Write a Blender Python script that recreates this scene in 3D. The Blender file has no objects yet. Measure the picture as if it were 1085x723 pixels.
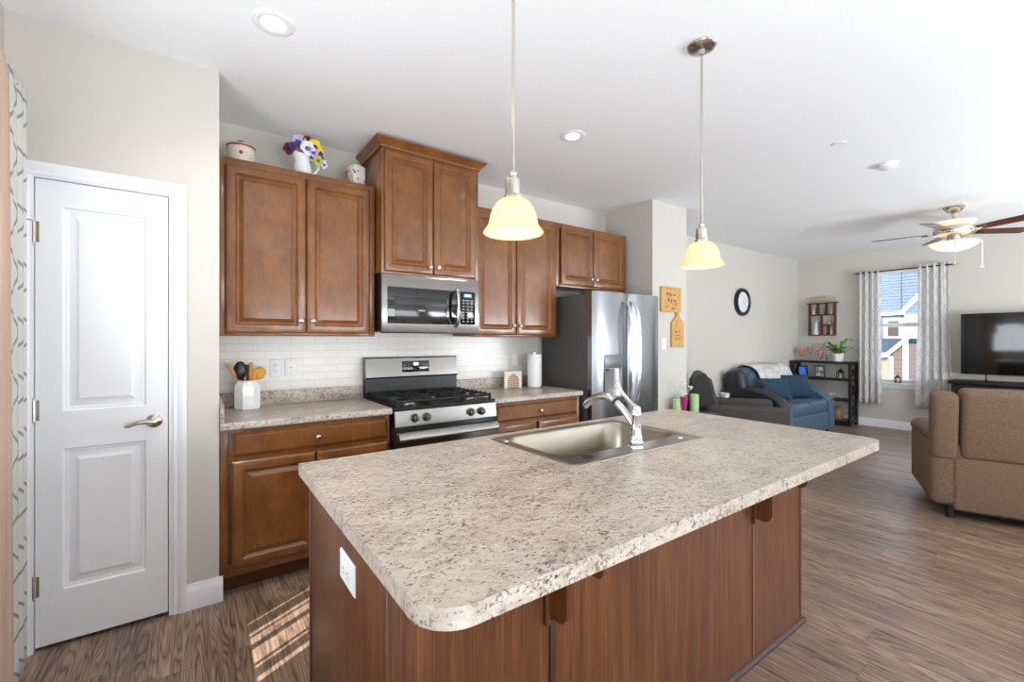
import bpy, bmesh, math, random
from mathutils import Vector, Matrix
random.seed(7)
PI = math.pi
S = bpy.context.scene
C = S.collection

# ------------------------------------------------------------------ camera, world, lights, exposure
cam = bpy.data.cameras.new('camera'); camo = bpy.data.objects.new('camera', cam); C.objects.link(camo)
cam.sensor_width = 36.0; cam.lens = 36.0*469.136/1085.0
cam.shift_x = (542.5-541.88)/1085.0; cam.shift_y = (360.70-361.5)/1085.0
cam.clip_start = 0.02
camo.location = (0, 0, 1.343); camo.rotation_euler = (PI/2, 0, -math.radians(35.518))
S.camera = camo

S.view_settings.view_transform = 'Standard'; S.view_settings.look = 'None'
S.view_settings.gamma = 1.0; S.view_settings.use_curve_mapping = False
S.view_settings.exposure = 0.44
S.cycles.max_bounces = 10; S.cycles.diffuse_bounces = 6; S.cycles.glossy_bounces = 5
S.cycles.transmission_bounces = 8; S.cycles.transparent_max_bounces = 12
S.cycles.sample_clamp_indirect = 6.0
S.cycles.use_denoising = True

w = bpy.data.worlds.new('sky'); S.world = w; w.use_nodes = True
wn = w.node_tree.nodes; wl = w.node_tree.links
bg = wn['Background']; bg.inputs['Strength'].default_value = 3.2
_tc = wn.new('ShaderNodeTexCoord'); _sx = wn.new('ShaderNodeSeparateXYZ'); _cr = wn.new('ShaderNodeValToRGB')
wl.new(_tc.outputs['Generated'], _sx.inputs[0]); wl.new(_sx.outputs['Z'], _cr.inputs[0]); wl.new(_cr.outputs[0], bg.inputs['Color'])
_e = _cr.color_ramp.elements
_e[0].position = 0.0; _e[0].color = (0.95, 0.97, 1.0, 1); _e[1].position = 0.6; _e[1].color = (0.42, 0.6, 0.9, 1)

def lamp(name, kind, loc, direction, energy, color=(1, 1, 1), **kw):
    d = bpy.data.lights.new(name, kind); o = bpy.data.objects.new(name, d); C.objects.link(o)
    o.location = loc; d.energy = energy; d.color = color
    if direction is not None: o.rotation_euler = Vector(direction).to_track_quat('-Z', 'Y').to_euler()
    for k, v in kw.items(): setattr(d, k, v)
    return o
lamp('sun', 'SUN', (-6, -3, 6), (0.87*math.cos(math.radians(30)), 0.47*math.cos(math.radians(30)), -0.5), 10.0, (1.0, 0.99, 0.97), angle=0.006)
# added fill lamps in front of the closed shades, aimed up at the ceiling
lamp('fill_patio', 'AREA', (-0.50, -0.75, 1.0), (0.6, 0.0, 0.8), 62, (0.84, 0.92, 1.0), shape='RECTANGLE', size=1.6, size_y=2.9)
lamp('fill_pantry_window', 'AREA', (-0.56, 1.50, 1.42), (1, -0.1, 0.45), 17, (0.86, 0.93, 1.0), shape='RECTANGLE', size=1.25, size_y=0.76)
lamp('fill_rear', 'AREA', (1.9, -2.45, 1.2), (0, 0.7, 0.7), 85, (0.84, 0.92, 1.0), shape='RECTANGLE', size=2.6, size_y=1.5)
lamp('fill_rear_living', 'AREA', (5.9, -2.45, 1.2), (0, 0.65, 0.76), 215, (0.84, 0.92, 1.0), shape='RECTANGLE', size=2.6, size_y=1.5)

# ------------------------------------------------------------------ helpers
def frame_of(d):
    d = Vector(d).normalized(); a = Vector((0, 0, 1)) if abs(d.z) < 0.9 else Vector((1, 0, 0))
    u = d.cross(a).normalized(); v = d.cross(u).normalized()
    return u, v, d
INV = {}
class MB:
    def __init__(s): s.bm = bmesh.new()
    def _v(s, p): return s.bm.verts.new(p)
    def _f(s, vs):
        try: return s.bm.faces.new(vs)
        except ValueError: return None
    def box(s, x0, x1, y0, y1, z0, z1, bev=0.0, seg=2, M=None):
        b = bmesh.new(); bmesh.ops.create_cube(b, size=1.0)
        for v in b.verts:
            v.co = Vector(((x0+x1)/2+v.co.x*(x1-x0), (y0+y1)/2+v.co.y*(y1-y0), (z0+z1)/2+v.co.z*(z1-z0)))
        if bev > 0: bmesh.ops.bevel(b, geom=list(b.edges), offset=min(bev, 0.49*min(abs(x1-x0), abs(y1-y0), abs(z1-z0))), segments=seg, profile=0.5, affect='EDGES')
        if M is not None: bmesh.ops.transform(b, matrix=M, verts=b.verts)
        s.add(b); return s
    def add(s, b):
        me = bpy.data.meshes.new('t'); b.to_mesh(me); b.free(); s.bm.from_mesh(me); bpy.data.meshes.remove(me)
    def obox(s, c, size, M=None, bev=0.0, seg=2):
        T = Matrix.Translation(c) @ (M.to_4x4() if M is not None else Matrix())
        return s.box(-size[0]/2, size[0]/2, -size[1]/2, size[1]/2, -size[2]/2, size[2]/2, bev, seg, T)
    def tube(s, pts, r, seg=10, cap=True, flat=None):
        pts = [Vector(p) for p in pts]; n = len(pts)
        rs = r if isinstance(r, (list, tuple)) else [r]*n
        rings = []; u = None
        for i, p in enumerate(pts):
            d = (pts[min(i+1, n-1)]-pts[max(i-1, 0)]).normalized()
            if u is None: u, v, _ = frame_of(d)
            else:
                u = (u-d*u.dot(d)).normalized(); v = d.cross(u).normalized()
            k = flat or 1.0
            rings.append([s._v(p+u*math.cos(2*PI*j/seg)*rs[i]+v*math.sin(2*PI*j/seg)*rs[i]*k) for j in range(seg)])
        for a, b in zip(rings, rings[1:]):
            for j in range(seg): s._f((a[j], a[(j+1) % seg], b[(j+1) % seg], b[j]))
        if cap: s._f(rings[0][::-1]); s._f(rings[-1])
        return s
    def cyl(s, p0, p1, r, seg=16, r2=None): return s.tube([p0, p1], [r, r if r2 is None else r2], seg)
    def lathe(s, c, prof, seg=24, M=None, sx=1.0, sy=1.0):
        c = Vector(c); rings = []
        for r, z in prof:
            if r < 1e-6:
                q = Vector((0, 0, z)); q = M @ q if M is not None else q
                rings.append([s._v(c+q)])
            else:
                ring = []
                for j in range(seg):
                    q = Vector((r*sx*math.cos(2*PI*j/seg), r*sy*math.sin(2*PI*j/seg), z))
                    q = M @ q if M is not None else q
                    ring.append(s._v(c+q))
                rings.append(ring)
        for a, b in zip(rings, rings[1:]):
            if len(a) == 1 and len(b) == 1: continue
            for j in range(seg):
                k = (j+1) % seg
                if len(a) == 1: s._f((a[0], b[k], b[j]))
                elif len(b) == 1: s._f((a[j], a[k], b[0]))
                else: s._f((a[j], a[k], b[k], b[j]))
        return s
    def nested(s, o, u, v, n, W, H, prof, cap=True):
        o, u, v, n = Vector(o), Vector(u), Vector(v), Vector(n); prev = None
        for ins, d in prof:
            ring = [s._v(o+u*x+v*y+n*d) for x, y in ((ins, ins), (W-ins, ins), (W-ins, H-ins), (ins, H-ins))]
            if prev:
                for j in range(4): s._f((prev[j], prev[(j+1) % 4], ring[(j+1) % 4], ring[j]))
            prev = ring
        if cap: s._f(prev)
        return s
    def prism(s, poly, o, u, v, n, d, bev=0.0, seg=2):
        o, u, v, n = Vector(o), Vector(u), Vector(v), Vector(n); b = bmesh.new()
        A = [b.verts.new(o+u*x+v*y) for x, y in poly]; B = [b.verts.new(o+u*x+v*y+n*d) for x, y in poly]
        k = len(poly); b.faces.new(A[::-1]); b.faces.new(B)
        for j in range(k): b.faces.new((A[j], A[(j+1) % k], B[(j+1) % k], B[j]))
        if bev: bmesh.ops.bevel(b, geom=[e for e in b.edges if e.calc_face_angle(0) > 0.6], offset=bev, segments=seg, profile=0.5, affect='EDGES')
        s.add(b); return s
    def ball(s, c, r, seg=14, M=None):
        r = r if isinstance(r, (list, tuple)) else (r, r, r)
        b = bmesh.new(); bmesh.ops.create_uvsphere(b, u_segments=seg, v_segments=max(6, seg*2//3), radius=1)
        T = Matrix.Translation(c) @ (M.to_4x4() if M is not None else Matrix()) @ Matrix.Diagonal((*r, 1))
        bmesh.ops.transform(b, matrix=T, verts=b.verts); s.add(b); return s
    def pillow(s, c, size, M=None, n=10, p=0.55):
        T = Matrix.Translation(c) @ (M.to_4x4() if M is not None else Matrix())
        def co(i, j, sg):
            a, b = 2*i/n-1, 2*j/n-1
            t = max(0.0, (1-a*a)*(1-b*b))**p
            pin = 1-0.07*(a*a+b*b-2*a*a*b*b)*0 - 0.06*((1-a*a)*abs(b)**4+(1-b*b)*abs(a)**4)
            return T @ Vector((a*pin*size[0]/2, sg*t*size[1]/2, b*pin*size[2]/2))
        G = {}
        for sg in (-1, 1):
            for i in range(n+1):
                for j in range(n+1):
                    edge = i in (0, n) or j in (0, n)
                    key = (i, j, 0 if edge else sg)
                    if key not in G: G[key] = s._v(co(i, j, sg))
            for i in range(n):
                for j in range(n):
                    q = [G[(a, b, 0 if a in (0, n) or b in (0, n) else sg)] for a, b in ((i, j), (i+1, j), (i+1, j+1), (i, j+1))]
                    s._f(q if sg < 0 else q[::-1])
        return s
    def grid(s, fn, nu, nv, uv=None, closed=False):
        V = [[s._v(fn(i/nu, j/nv)) for j in range(nv+1)] for i in range(nu+1)]
        lay = s.bm.loops.layers.uv.verify() if uv else None
        for i in range(nu):
            for j in range(nv):
                f = s._f((V[i][j], V[i+1][j], V[i+1][j+1], V[i][j+1]))
                if uv and f:
                    for l, (a, b) in zip(f.loops, ((i, j), (i+1, j), (i+1, j+1), (i, j+1))): l[lay].uv = uv(a/nu, b/nv)
        return s
    def build(s, name, m, parent=None, world=True, origin=None, smooth=35, normals=True):
        if normals: bmesh.ops.recalc_face_normals(s.bm, faces=s.bm.faces)
        me = bpy.data.meshes.new(name)
        if parent is not None and world: bmesh.ops.transform(s.bm, matrix=INV[parent.name], verts=s.bm.verts)
        if origin is not None: bmesh.ops.translate(s.bm, vec=-Vector(origin), verts=s.bm.verts)
        s.bm.to_mesh(me); s.bm.free()
        o = bpy.data.objects.new(name, me); C.objects.link(o)
        if origin is not None: o.location = origin
        if isinstance(m, (list, tuple)):
            for q in m: me.materials.append(q)
        elif m is not None: me.materials.append(m)
        me.polygons.foreach_set('use_smooth', [True]*len(me.polygons))
        me.set_sharp_from_angle(angle=math.radians(smooth))
        if parent is not None:
            o.parent = parent; INV[o.name] = INV[parent.name]
        return o
def tag(o, label=None, cat=None, group=None, kind=None):
    if label: o['label'] = label
    if cat: o['category'] = cat
    if group: o['group'] = group
    if kind: o['kind'] = kind
    return o
def thing(name, label, cat, loc=(0, 0, 0), rz=0.0, group=None, kind=None):
    o = bpy.data.objects.new(name, None); C.objects.link(o); o.location = loc; o.rotation_euler = (0, 0, rz)
    o.empty_display_size = 0.1
    INV[o.name] = (Matrix.Translation(loc) @ Matrix.Rotation(rz, 4, 'Z')).inverted()
    return tag(o, label, cat, group, kind)
def struct(name, mb, m, **k):
    return tag(mb.build(name, m, **k), kind='structure')
def copy_tree(o, parent=None):
    c = o.copy(); C.objects.link(c)
    if parent is not None: c.parent = parent
    for ch in list(o.children): copy_tree(ch, c)
    return c
def RX(a): return Matrix.Rotation(a, 3, 'X')
def RY(a): return Matrix.Rotation(a, 3, 'Y')
def RZ(a): return Matrix.Rotation(a, 3, 'Z')
def arc(c, r, a0, a1, n=8): return [(c[0]+r*math.cos(a0+(a1-a0)*i/n), c[1]+r*math.sin(a0+(a1-a0)*i/n)) for i in range(n+1)]

# ------------------------------------------------------------------ materials
def lin(c):
    f = lambda x: (x/255/12.92) if x/255 <= 0.04045 else ((x/255+0.055)/1.055)**2.4
    return (f(c[0]), f(c[1]), f(c[2]), 1)
class NT:
    def __init__(s, name):
        s.m = bpy.data.materials.new(name); s.m.use_nodes = True; s.t = s.m.node_tree; s.n = s.t.nodes; s.p = s.n['Principled BSDF']; s.out = s.n['Material Output']
        s._tc = None
    def node(s, t, **kw):
        q = s.n.new(t)
        for k, v in kw.items(): setattr(q, k, v)
        return q
    def link(s, a, b): s.t.links.new(a, b)
    def set(s, q, k, v):
        if hasattr(v, 'node'): s.link(v, q.inputs[k])
        else: q.inputs[k].default_value = v
    def coord(s, kind='Object'):
        if s._tc is None: s._tc = s.node('ShaderNodeTexCoord')
        return s._tc.outputs[kind]
    def map(s, scale=(1, 1, 1), loc=(0, 0, 0), rot=(0, 0, 0), v=None):
        q = s.node('ShaderNodeMapping'); s.link(v or s.coord(), q.inputs['Vector'])
        q.inputs['Scale'].default_value = scale; q.inputs['Location'].default_value = loc; q.inputs['Rotation'].default_value = rot
        return q.outputs[0]
    def noise(s, v, scale=5, detail=4, rough=0.5, dist=0.0, color=False):
        q = s.node('ShaderNodeTexNoise'); s.link(v, q.inputs['Vector'])
        q.inputs['Scale'].default_value = scale; q.inputs['Detail'].default_value = detail; q.inputs['Roughness'].default_value = rough; q.inputs['Distortion'].default_value = dist
        return q.outputs['Color' if color else 'Fac']
    def voronoi(s, v, scale=5, feature='F1', out='Distance'):
        q = s.node('ShaderNodeTexVoronoi', feature=feature); s.link(v, q.inputs['Vector']); q.inputs['Scale'].default_value = scale
        return q.outputs[out]
    def ramp(s, f, stops, interp='LINEAR'):
        q = s.node('ShaderNodeValToRGB'); s.link(f, q.inputs[0]); e = q.color_ramp.elements; q.color_ramp.interpolation = interp
        while len(e) < len(stops): e.new(0.5)
        for el, (p, c) in zip(e, stops):
            el.position = p; el.color = c if len(c) == 4 else (*c, 1)
        return q.outputs[0]
    def mix(s, f, a, b, mode='MIX'):
        q = s.node('ShaderNodeMix', data_type='RGBA', blend_type=mode)
        for idx, v in ((0, f), (6, a), (7, b)):
            if hasattr(v, 'node'): s.link(v, q.inputs[idx])
            else: q.inputs[idx].default_value = v
        return q.outputs[2]
    def math(s, op, a, b=0.0, c=None):
        q = s.node('ShaderNodeMath', operation=op)
        for i, v in enumerate((a, b) if c is None else (a, b, c)):
            if hasattr(v, 'node'): s.link(v, q.inputs[i])
            else: q.inputs[i].default_value = v
        return q.outputs[0]
    def bump(s, h, strength=0.1, dist=0.01):
        q = s.node('ShaderNodeBump'); s.link(h, q.inputs['Height']); q.inputs['Strength'].default_value = strength; q.inputs['Distance'].default_value = dist
        s.link(q.outputs[0], s.p.inputs['Normal'])
    def base(s, c, rough=0.5, metal=0.0, spec=0.5):
        s.set(s.p, 'Base Color', c); s.set(s.p, 'Roughness', rough); s.set(s.p, 'Metallic', metal); s.set(s.p, 'Specular IOR Level', spec)
        return s
def simple(name, c, rough=0.5, metal=0.0, spec=0.5, var=0.0, vscale=20.0, bump=0.0, coat=0.0):
    q = NT(name); col = lin(c)
    f = q.noise(q.coord(), vscale, 3)
    if var: q.base(q.mix(f, tuple(x*(1-var) for x in col[:3])+(1,), tuple(min(1, x*(1+var)) for x in col[:3])+(1,)), rough, metal, spec)
    else: q.base(col, rough, metal, spec)
    if bump: q.bump(f, bump, 0.003)
    if coat: q.set(q.p, 'Coat Weight', coat); q.set(q.p, 'Coat Roughness', 0.12)
    return q.m
def emit(name, c, st):
    q = NT(name); q.base(lin(c), 0.5); q.set(q.p, 'Emission Color', lin(c)); q.set(q.p, 'Emission Strength', st); return q.m

def wood(name, stops, scale=(3, 3, 0.9), rough=0.32, coat=0.25, mott=0.5):
    q = NT(name); v = q.map(scale)
    a = q.noise(v, 3.0, 5, 0.55, 0.6); b = q.noise(q.map((scale[0]*14, scale[1]*14, scale[2]*2.0)), 3.0, 4, 0.6)
    f = q.math('ADD', q.math('MULTIPLY', a, mott+0.25), q.math('MULTIPLY', b, 0.75-mott))
    q.base(q.ramp(f, stops), rough, 0, 0.4); q.bump(b, 0.03, 0.002)
    q.set(q.p, 'Coat Weight', coat); q.set(q.p, 'Coat Roughness', 0.22)
    return q.m
M = {}
def maple(name):
    q = NT(name); a = q.noise(q.map((1, 1, 0.7)), 7, 5, 0.6, 0.4); b = q.noise(q.map((1, 1, 0.35)), 60, 4, 0.65)
    f = q.math('ADD', q.math('MULTIPLY', a, 0.65), q.math('MULTIPLY', b, 0.35))
    q.base(q.ramp(f, [(0.3, lin((98, 55, 22))), (0.5, lin((124, 75, 34))), (0.7, lin((146, 94, 46)))]), 0.33, 0, 0.45); q.bump(b, 0.02, 0.002)
    q.set(q.p, 'Coat Weight', 0.5); q.set(q.p, 'Coat Roughness', 0.13); return q.m
M['cab'] = maple('cabinet_maple')
M['laminate'] = wood('island_laminate', [(0.32, lin((58, 28, 10))), (0.5, lin((94, 52, 24))), (0.70, lin((136, 86, 48)))], scale=(13, 13, 0.7), rough=0.36, coat=0.25, mott=0.12)
M['wall'] = simple('wall_paint', (204, 199, 191), 0.75, 0, 0.2, 0.015, 3, 0.02)
M['ceil'] = simple('ceiling_paint', (241, 241, 242), 0.9, 0, 0.1, 0.01, 60, 0.05)
M['trim'] = simple('white_trim_paint', (236, 237, 240), 0.38, 0, 0.4, 0.01, 8)
M['white'] = simple('white_plastic', (238, 238, 238), 0.35, 0, 0.5, 0.01, 10)
M['ceramic'] = simple('white_ceramic', (236, 236, 235), 0.15, 0, 0.5, 0.01, 6, coat=0.4)
M['black'] = simple('black_enamel', (18, 18, 19), 0.35, 0, 0.5, 0.1, 30)
M['iron'] = simple('cast_iron', (24, 24, 25), 0.6, 0, 0.4, 0.2, 120, 0.2)
M['blackgloss'] = simple('black_glass', (9, 9, 10), 0.06, 0, 0.5, 0.0)
M['chrome'] = simple('chrome', (225, 225, 228), 0.06, 1.0)
M['nickel'] = simple('brushed_nickel', (200, 194, 184), 0.24, 1.0, 0.5, 0.05, 90)
M['greyside'] = simple('fridge_side_paint', (78, 77, 76), 0.5, 0, 0.4, 0.03, 80, 0.05)
M['blackwood'] = simple('dark_espresso_wood', (34, 28, 27), 0.45, 0, 0.4, 0.15, 25)
M['brownwood'] = simple('brown_stained_wood', (92, 54, 34), 0.5, 0, 0.4, 0.2, 25)
M['greyfab'] = simple('charcoal_fabric', (78, 73, 70), 0.9, 0, 0.2, 0.25, 160, 0.3)
M['bluefab'] = simple('steel_blue_leather', (66, 88, 106), 0.55, 0, 0.4, 0.22, 14, 0.1)
M['darkleather'] = simple('dark_navy_leather', (34, 37, 45), 0.42, 0, 0.5, 0.15, 20, 0.1)
M['pillowblue'] = simple('teal_blue_cushion', (42, 64, 84), 0.8, 0, 0.2, 0.2, 60, 0.2)
M['brownfab'] = None
def steel(name, c, axis, rough=0.25, var=0.25):
    q = NT(name); sc = [1.5, 1.5, 1.5]; sc[axis] = 0.02; 
    sc2 = [220, 220, 220]; sc2[axis] = 1.5
    b = q.noise(q.map(tuple(sc2)), 1.0, 2)
    q.base(lin(c), q.math('ADD', q.math('MULTIPLY', b, 0.06), rough-0.03), 1.0)
    q.set(q.p, 'Anisotropic', 0.4)
    return q.m
M['steel'] = steel('stainless_steel', (158, 154, 150), 0)
M['steelmid'] = steel('stainless_steel_panel', (140, 136, 132), 0)
M['steeldark'] = steel('stainless_steel_tinted', (126, 122, 118), 0)
M['steelv'] = steel('stainless_steel_door', (140, 142, 146), 2, 0.26)
M['sink'] = simple('sink_steel', (164, 156, 142), 0.32, 1.0, 0.5, 0.03, 4)

def granite():
    q = NT('granite_laminate')
    v = q.map((1.15, 1.8, 1.4), rot=(0, 0, 0.5))
    cloud = q.noise(v, 3.5, 5, 0.6, 0.5)
    fine = q.noise(v, 30, 6, 0.7, 0.4)
    base = q.ramp(q.math('ADD', q.math('MULTIPLY', cloud, 0.4), q.math('MULTIPLY', fine, 0.6)),
                  [(0.34, lin((150, 139, 128))), (0.44, lin((190, 178, 167))), (0.53, lin((208, 197, 186))), (0.66, lin((224, 216, 207)))])
    sp = q.noise(v, 55, 5, 0.65, 1.2); spm = q.noise(v, 6, 4, 0.65)
    msk = q.ramp(q.math('ADD', q.math('MULTIPLY', sp, 0.76), q.math('MULTIPLY', spm, 0.24)), [(0.418, (1, 1, 1)), (0.458, (0, 0, 0))])
    c1 = q.mix(q.math('MULTIPLY', msk, 0.92), base, lin((122, 108, 98)))
    sp2 = q.noise(q.map((1, 1.6, 1.2), loc=(3, 1, 7), rot=(0, 0, 0.7)), 80, 3, 0.6, 0.9)
    sp3 = q.noise(q.map((1, 1, 1), loc=(5, 2, 1)), 11, 3, 0.6)
    msk2 = q.ramp(q.math('ADD', q.math('MULTIPLY', sp2, 0.8), q.math('MULTIPLY', sp3, 0.2)), [(0.37, (1, 1, 1)), (0.402, (0, 0, 0))])
    c2 = q.mix(msk2, c1, lin((56, 46, 42)))
    q.base(q.mix(1.0, c2, (0.80, 0.775, 0.745, 1), 'MULTIPLY'), 0.3, 0, 0.4); return q.m
M['granite'] = granite()

def tile():
    q = NT('subway_tile'); sx = q.node('ShaderNodeSeparateXYZ'); q.link(q.coord(), sx.inputs[0])
    cb = q.node('ShaderNodeCombineXYZ'); q.link(sx.outputs['X'], cb.inputs[0]); q.link(sx.outputs['Z'], cb.inputs[1])
    b = q.node('ShaderNodeTexBrick'); q.link(cb.outputs[0], b.inputs['Vector'])
    for k, v in (('Scale', 1.0), ('Mortar Size', 0.0016), ('Mortar Smooth', 0.2), ('Brick Width', 0.152), ('Row Height', 0.0508), ('Bias', 0.0)): b.inputs[k].default_value = v
    b.inputs['Color1'].default_value = lin((232, 226, 217)); b.inputs['Color2'].default_value = lin((226, 220, 212)); b.inputs['Mortar'].default_value = lin((204, 198, 190))
    q.base(b.outputs['Color'], 0.22, 0, 0.5); inv = q.math('SUBTRACT', 1.0, b.outputs['Fac']); q.bump(inv, 0.25, 0.002); return q.m
M['tile'] = tile()

def floor_mat():
    q = NT('plank_floor'); sx = q.node('ShaderNodeSeparateXYZ'); q.link(q.coord(), sx.inputs[0]); X, Y = sx.outputs['X'], sx.outputs['Y']
    W, L = 0.152, 1.22
    fx = q.math('DIVIDE', X, W); ix = q.math('FLOOR', fx)
    wn1 = q.node('ShaderNodeTexWhiteNoise', noise_dimensions='1D'); q.link(ix, wn1.inputs['W'])
    fy = q.math('ADD', q.math('DIVIDE', Y, L), wn1.outputs['Value']); iy = q.math('FLOOR', fy)
    cb = q.node('ShaderNodeCombineXYZ'); q.link(ix, cb.inputs[0]); q.link(iy, cb.inputs[1])
    wn2 = q.node('ShaderNodeTexWhiteNoise', noise_dimensions='2D'); q.link(cb.outputs[0], wn2.inputs['Vector']); rnd = wn2.outputs['Value']
    def gv(a, b, k):
        c = q.node('ShaderNodeCombineXYZ'); q.link(q.math('MULTIPLY', X, a), c.inputs[0]); q.link(q.math('MULTIPLY', Y, b), c.inputs[1]); q.link(q.math('MULTIPLY', rnd, k), c.inputs[2]); return c.outputs[0]
    n1 = q.noise(gv(8.5, 0.55, 37.0), 1.0, 2, 0.5, 0.3)
    rings = q.math('POWER', q.math('ABSOLUTE', q.math('SINE', q.math('MULTIPLY', n1, 85.0))), 0.6)
    streak = q.noise(gv(120.0, 4.0, 91.0), 1.0, 4, 0.62)
    broad = q.noise(gv(16.0, 1.2, 53.0), 1.0, 3, 0.5)
    f = q.math('ADD', q.math('ADD', q.math('MULTIPLY', rings, 0.20), q.math('MULTIPLY', streak, 0.50)), q.math('MULTIPLY', broad, 0.30))
    col = q.ramp(f, [(0.30, lin((56, 42, 34))), (0.43, lin((92, 74, 62))), (0.55, lin((130, 109, 94))), (0.70, lin((166, 144, 125)))])
    tint = q.ramp(rnd, [(0.0, (0.78, 0.77, 0.77, 1)), (0.5, (1, 0.97, 0.93, 1)), (1.0, (1.16, 1.11, 1.05, 1))])
    col = q.mix(1.0, col, tint, 'MULTIPLY')
    ex = q.math('ABSOLUTE', q.math('SUBTRACT', q.math('FRACT', fx), 0.5)); ey = q.math('ABSOLUTE', q.math('SUBTRACT', q.math('FRACT', fy), 0.5))
    seam = q.math('MAXIMUM', q.math('GREATER_THAN', ex, 0.4925), q.math('GREATER_THAN', ey, 0.4990))
    col = q.mix(q.math('MULTIPLY', seam, 0.55), col, lin((46, 36, 30)))
    q.base(col, q.math('ADD', 0.30, q.math('MULTIPLY', streak, 0.14)), 0, 0.5)
    q.bump(q.math('SUBTRACT', streak, q.math('MULTIPLY', seam, 0.6)), 0.06, 0.003); return q.m
M['floor'] = floor_mat()

def weave(name, c1, c2, sc=260):
    q = NT(name); a = q.noise(q.map((1, 1, 0.5)), sc, 2); b = q.noise(q.map((0.35, 0.35, 1.6)), sc*0.8, 2)
    f = q.math('ADD', q.math('MULTIPLY', a, 0.5), q.math('MULTIPLY', b, 0.5))
    q.base(q.ramp(f, [(0.36, lin(c1)), (0.62, lin(c2))]), 0.95, 0, 0.15); q.bump(f, 0.35, 0.004); return q.m
M['brownfab'] = weave('tan_chenille', (102, 83, 68), (136, 113, 94), 230)
M['blanket'] = weave('pale_knit_blanket', (176, 176, 178), (222, 220, 217), 18)

def curtain_mat(name, basec, pattern=True, trans=0.35, line=(170, 170, 172)):
    q = NT(name)
    col = lin(basec)
    if pattern:
        sx = q.node('ShaderNodeSeparateXYZ'); q.link(q.coord('UV'), sx.inputs[0]); u, v = sx.outputs[0], sx.outputs[1]
        P, Q = 0.17, 0.22
        wv = q.math('MULTIPLY', q.math('SINE', q.math('MULTIPLY', v, 2*PI/Q)), 0.25)
        us = q.math('DIVIDE', u, P)
        d1 = q.math('ABSOLUTE', q.math('SUBTRACT', q.math('FRACT', q.math('ADD', us, wv)), 0.5))
        d2 = q.math('ABSOLUTE', q.math('SUBTRACT', q.math('FRACT', q.math('ADD', q.math('SUBTRACT', us, wv), 0.5)), 0.5))
        ln = q.math('LESS_THAN', q.math('MINIMUM', d1, d2), 0.05)
        col = q.mix(ln, lin(basec), lin(line))
    q.base(col, 0.9, 0, 0.1)
    tr = q.node('ShaderNodeBsdfTranslucent'); mx = q.node('ShaderNodeMixShader'); mx.inputs[0].default_value = trans
    if hasattr(col, 'node'): q.link(col, tr.inputs[0])
    else: tr.inputs[0].default_value = col
    q.link(q.p.outputs[0], mx.inputs[1]); q.link(tr.outputs[0], mx.inputs[2]); q.link(mx.outputs[0], q.out.inputs[0]); return q.m
M['curtain'] = curtain_mat('trellis_curtain', (236, 235, 231))
M['sheer'] = curtain_mat('sheer_trellis_curtain', (242, 241, 238), True, 0.5, (223, 222, 220))
M['blush'] = curtain_mat('blush_curtain', (226, 202, 184), False, 0.3)

def glass_pane():
    q = NT('window_glass'); t = q.node('ShaderNodeBsdfTransparent'); g = q.node('ShaderNodeBsdfGlossy'); g.inputs['Roughness'].default_value = 0.02
    fr = q.node('ShaderNodeFresnel'); fr.inputs[0].default_value = 1.45; mx = q.node('ShaderNodeMixShader')
    q.link(fr.outputs[0], mx.inputs[0]); q.link(t.outputs[0], mx.inputs[1]); q.link(g.outputs[0], mx.inputs[2]); q.link(mx.outputs[0], q.out.inputs[0]); return q.m
M['pane'] = glass_pane()
def clear_glass(name, tint=(0.95, 0.97, 0.97, 1)):
    q = NT(name); t = q.node('ShaderNodeBsdfTransparent'); t.inputs[0].default_value = tint; g = q.node('ShaderNodeBsdfGlossy'); g.inputs['Roughness'].default_value = 0.03
    lw = q.node('ShaderNodeLayerWeight'); lw.inputs[0].default_value = 0.35; mx = q.node('ShaderNodeMixShader')
    q.link(lw.outputs['Facing'], mx.inputs[0]); q.link(t.outputs[0], mx.inputs[1]); q.link(g.outputs[0], mx.inputs[2]); q.link(mx.outputs[0], q.out.inputs[0]); return q.m
M['glassware'] = clear_glass('clear_glassware')
def lampshade(name, c, st, trans=0.5):
    q = NT(name); q.base(lin(c), 0.25, 0, 0.5); q.set(q.p, 'Emission Color', lin(c)); q.set(q.p, 'Emission Strength', st)
    tr = q.node('ShaderNodeBsdfTranslucent'); tr.inputs[0].default_value = lin(c); mx = q.node('ShaderNodeMixShader'); mx.inputs[0].default_value = trans
    q.link(q.p.outputs[0], mx.inputs[1]); q.link(tr.outputs[0], mx.inputs[2]); q.link(mx.outputs[0], q.out.inputs[0]); return q.m
M['shade'] = lampshade('amber_frosted_glass', (248, 227, 194), 0.04)
M['bulb'] = emit('lit_bulb', (255, 246, 226), 4.0)
M['led'] = emit('lit_downlight', (255, 252, 246), 6.0)
M['bowl'] = lampshade('lit_alabaster_glass', (252, 238, 216), 0.45)

# ------------------------------------------------------------------ room shell
ZC = 2.729; XL = -0.65; XR = 8.62; YB = 3.35; YLV = 3.41; YP = 2.733; YR = -2.7; XC = 0.100
struct('floor', MB().box(XL-0.2, XR+0.2, YR-0.2, YLV+0.2, -0.1, 0.0), M['floor'])
struct('ceiling', MB().box(XL-0.2, XR+0.2, YR-0.2, YLV+0.2, ZC, ZC+0.15), M['ceil'])
DX0, DX1, DZ = -0.575, -0.093, 2.05           # pantry door opening
b = MB(); b.box(XL-0.15, DX0, YP, YP+0.12, 0, ZC); b.box(DX1, XC, YP, YP+0.12, 0, ZC); b.box(DX0, DX1, YP, YP+0.12, DZ, ZC)
b.box(DX0, DX1, YP+0.115, YP+0.12, 0, DZ)
struct('wall_pantry', b, M['wall'])
struct('wall_pantry_return', MB().box(XC-0.12, XC, YP+0.12, YB+0.1, 0, ZC), M['wall'])
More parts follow.
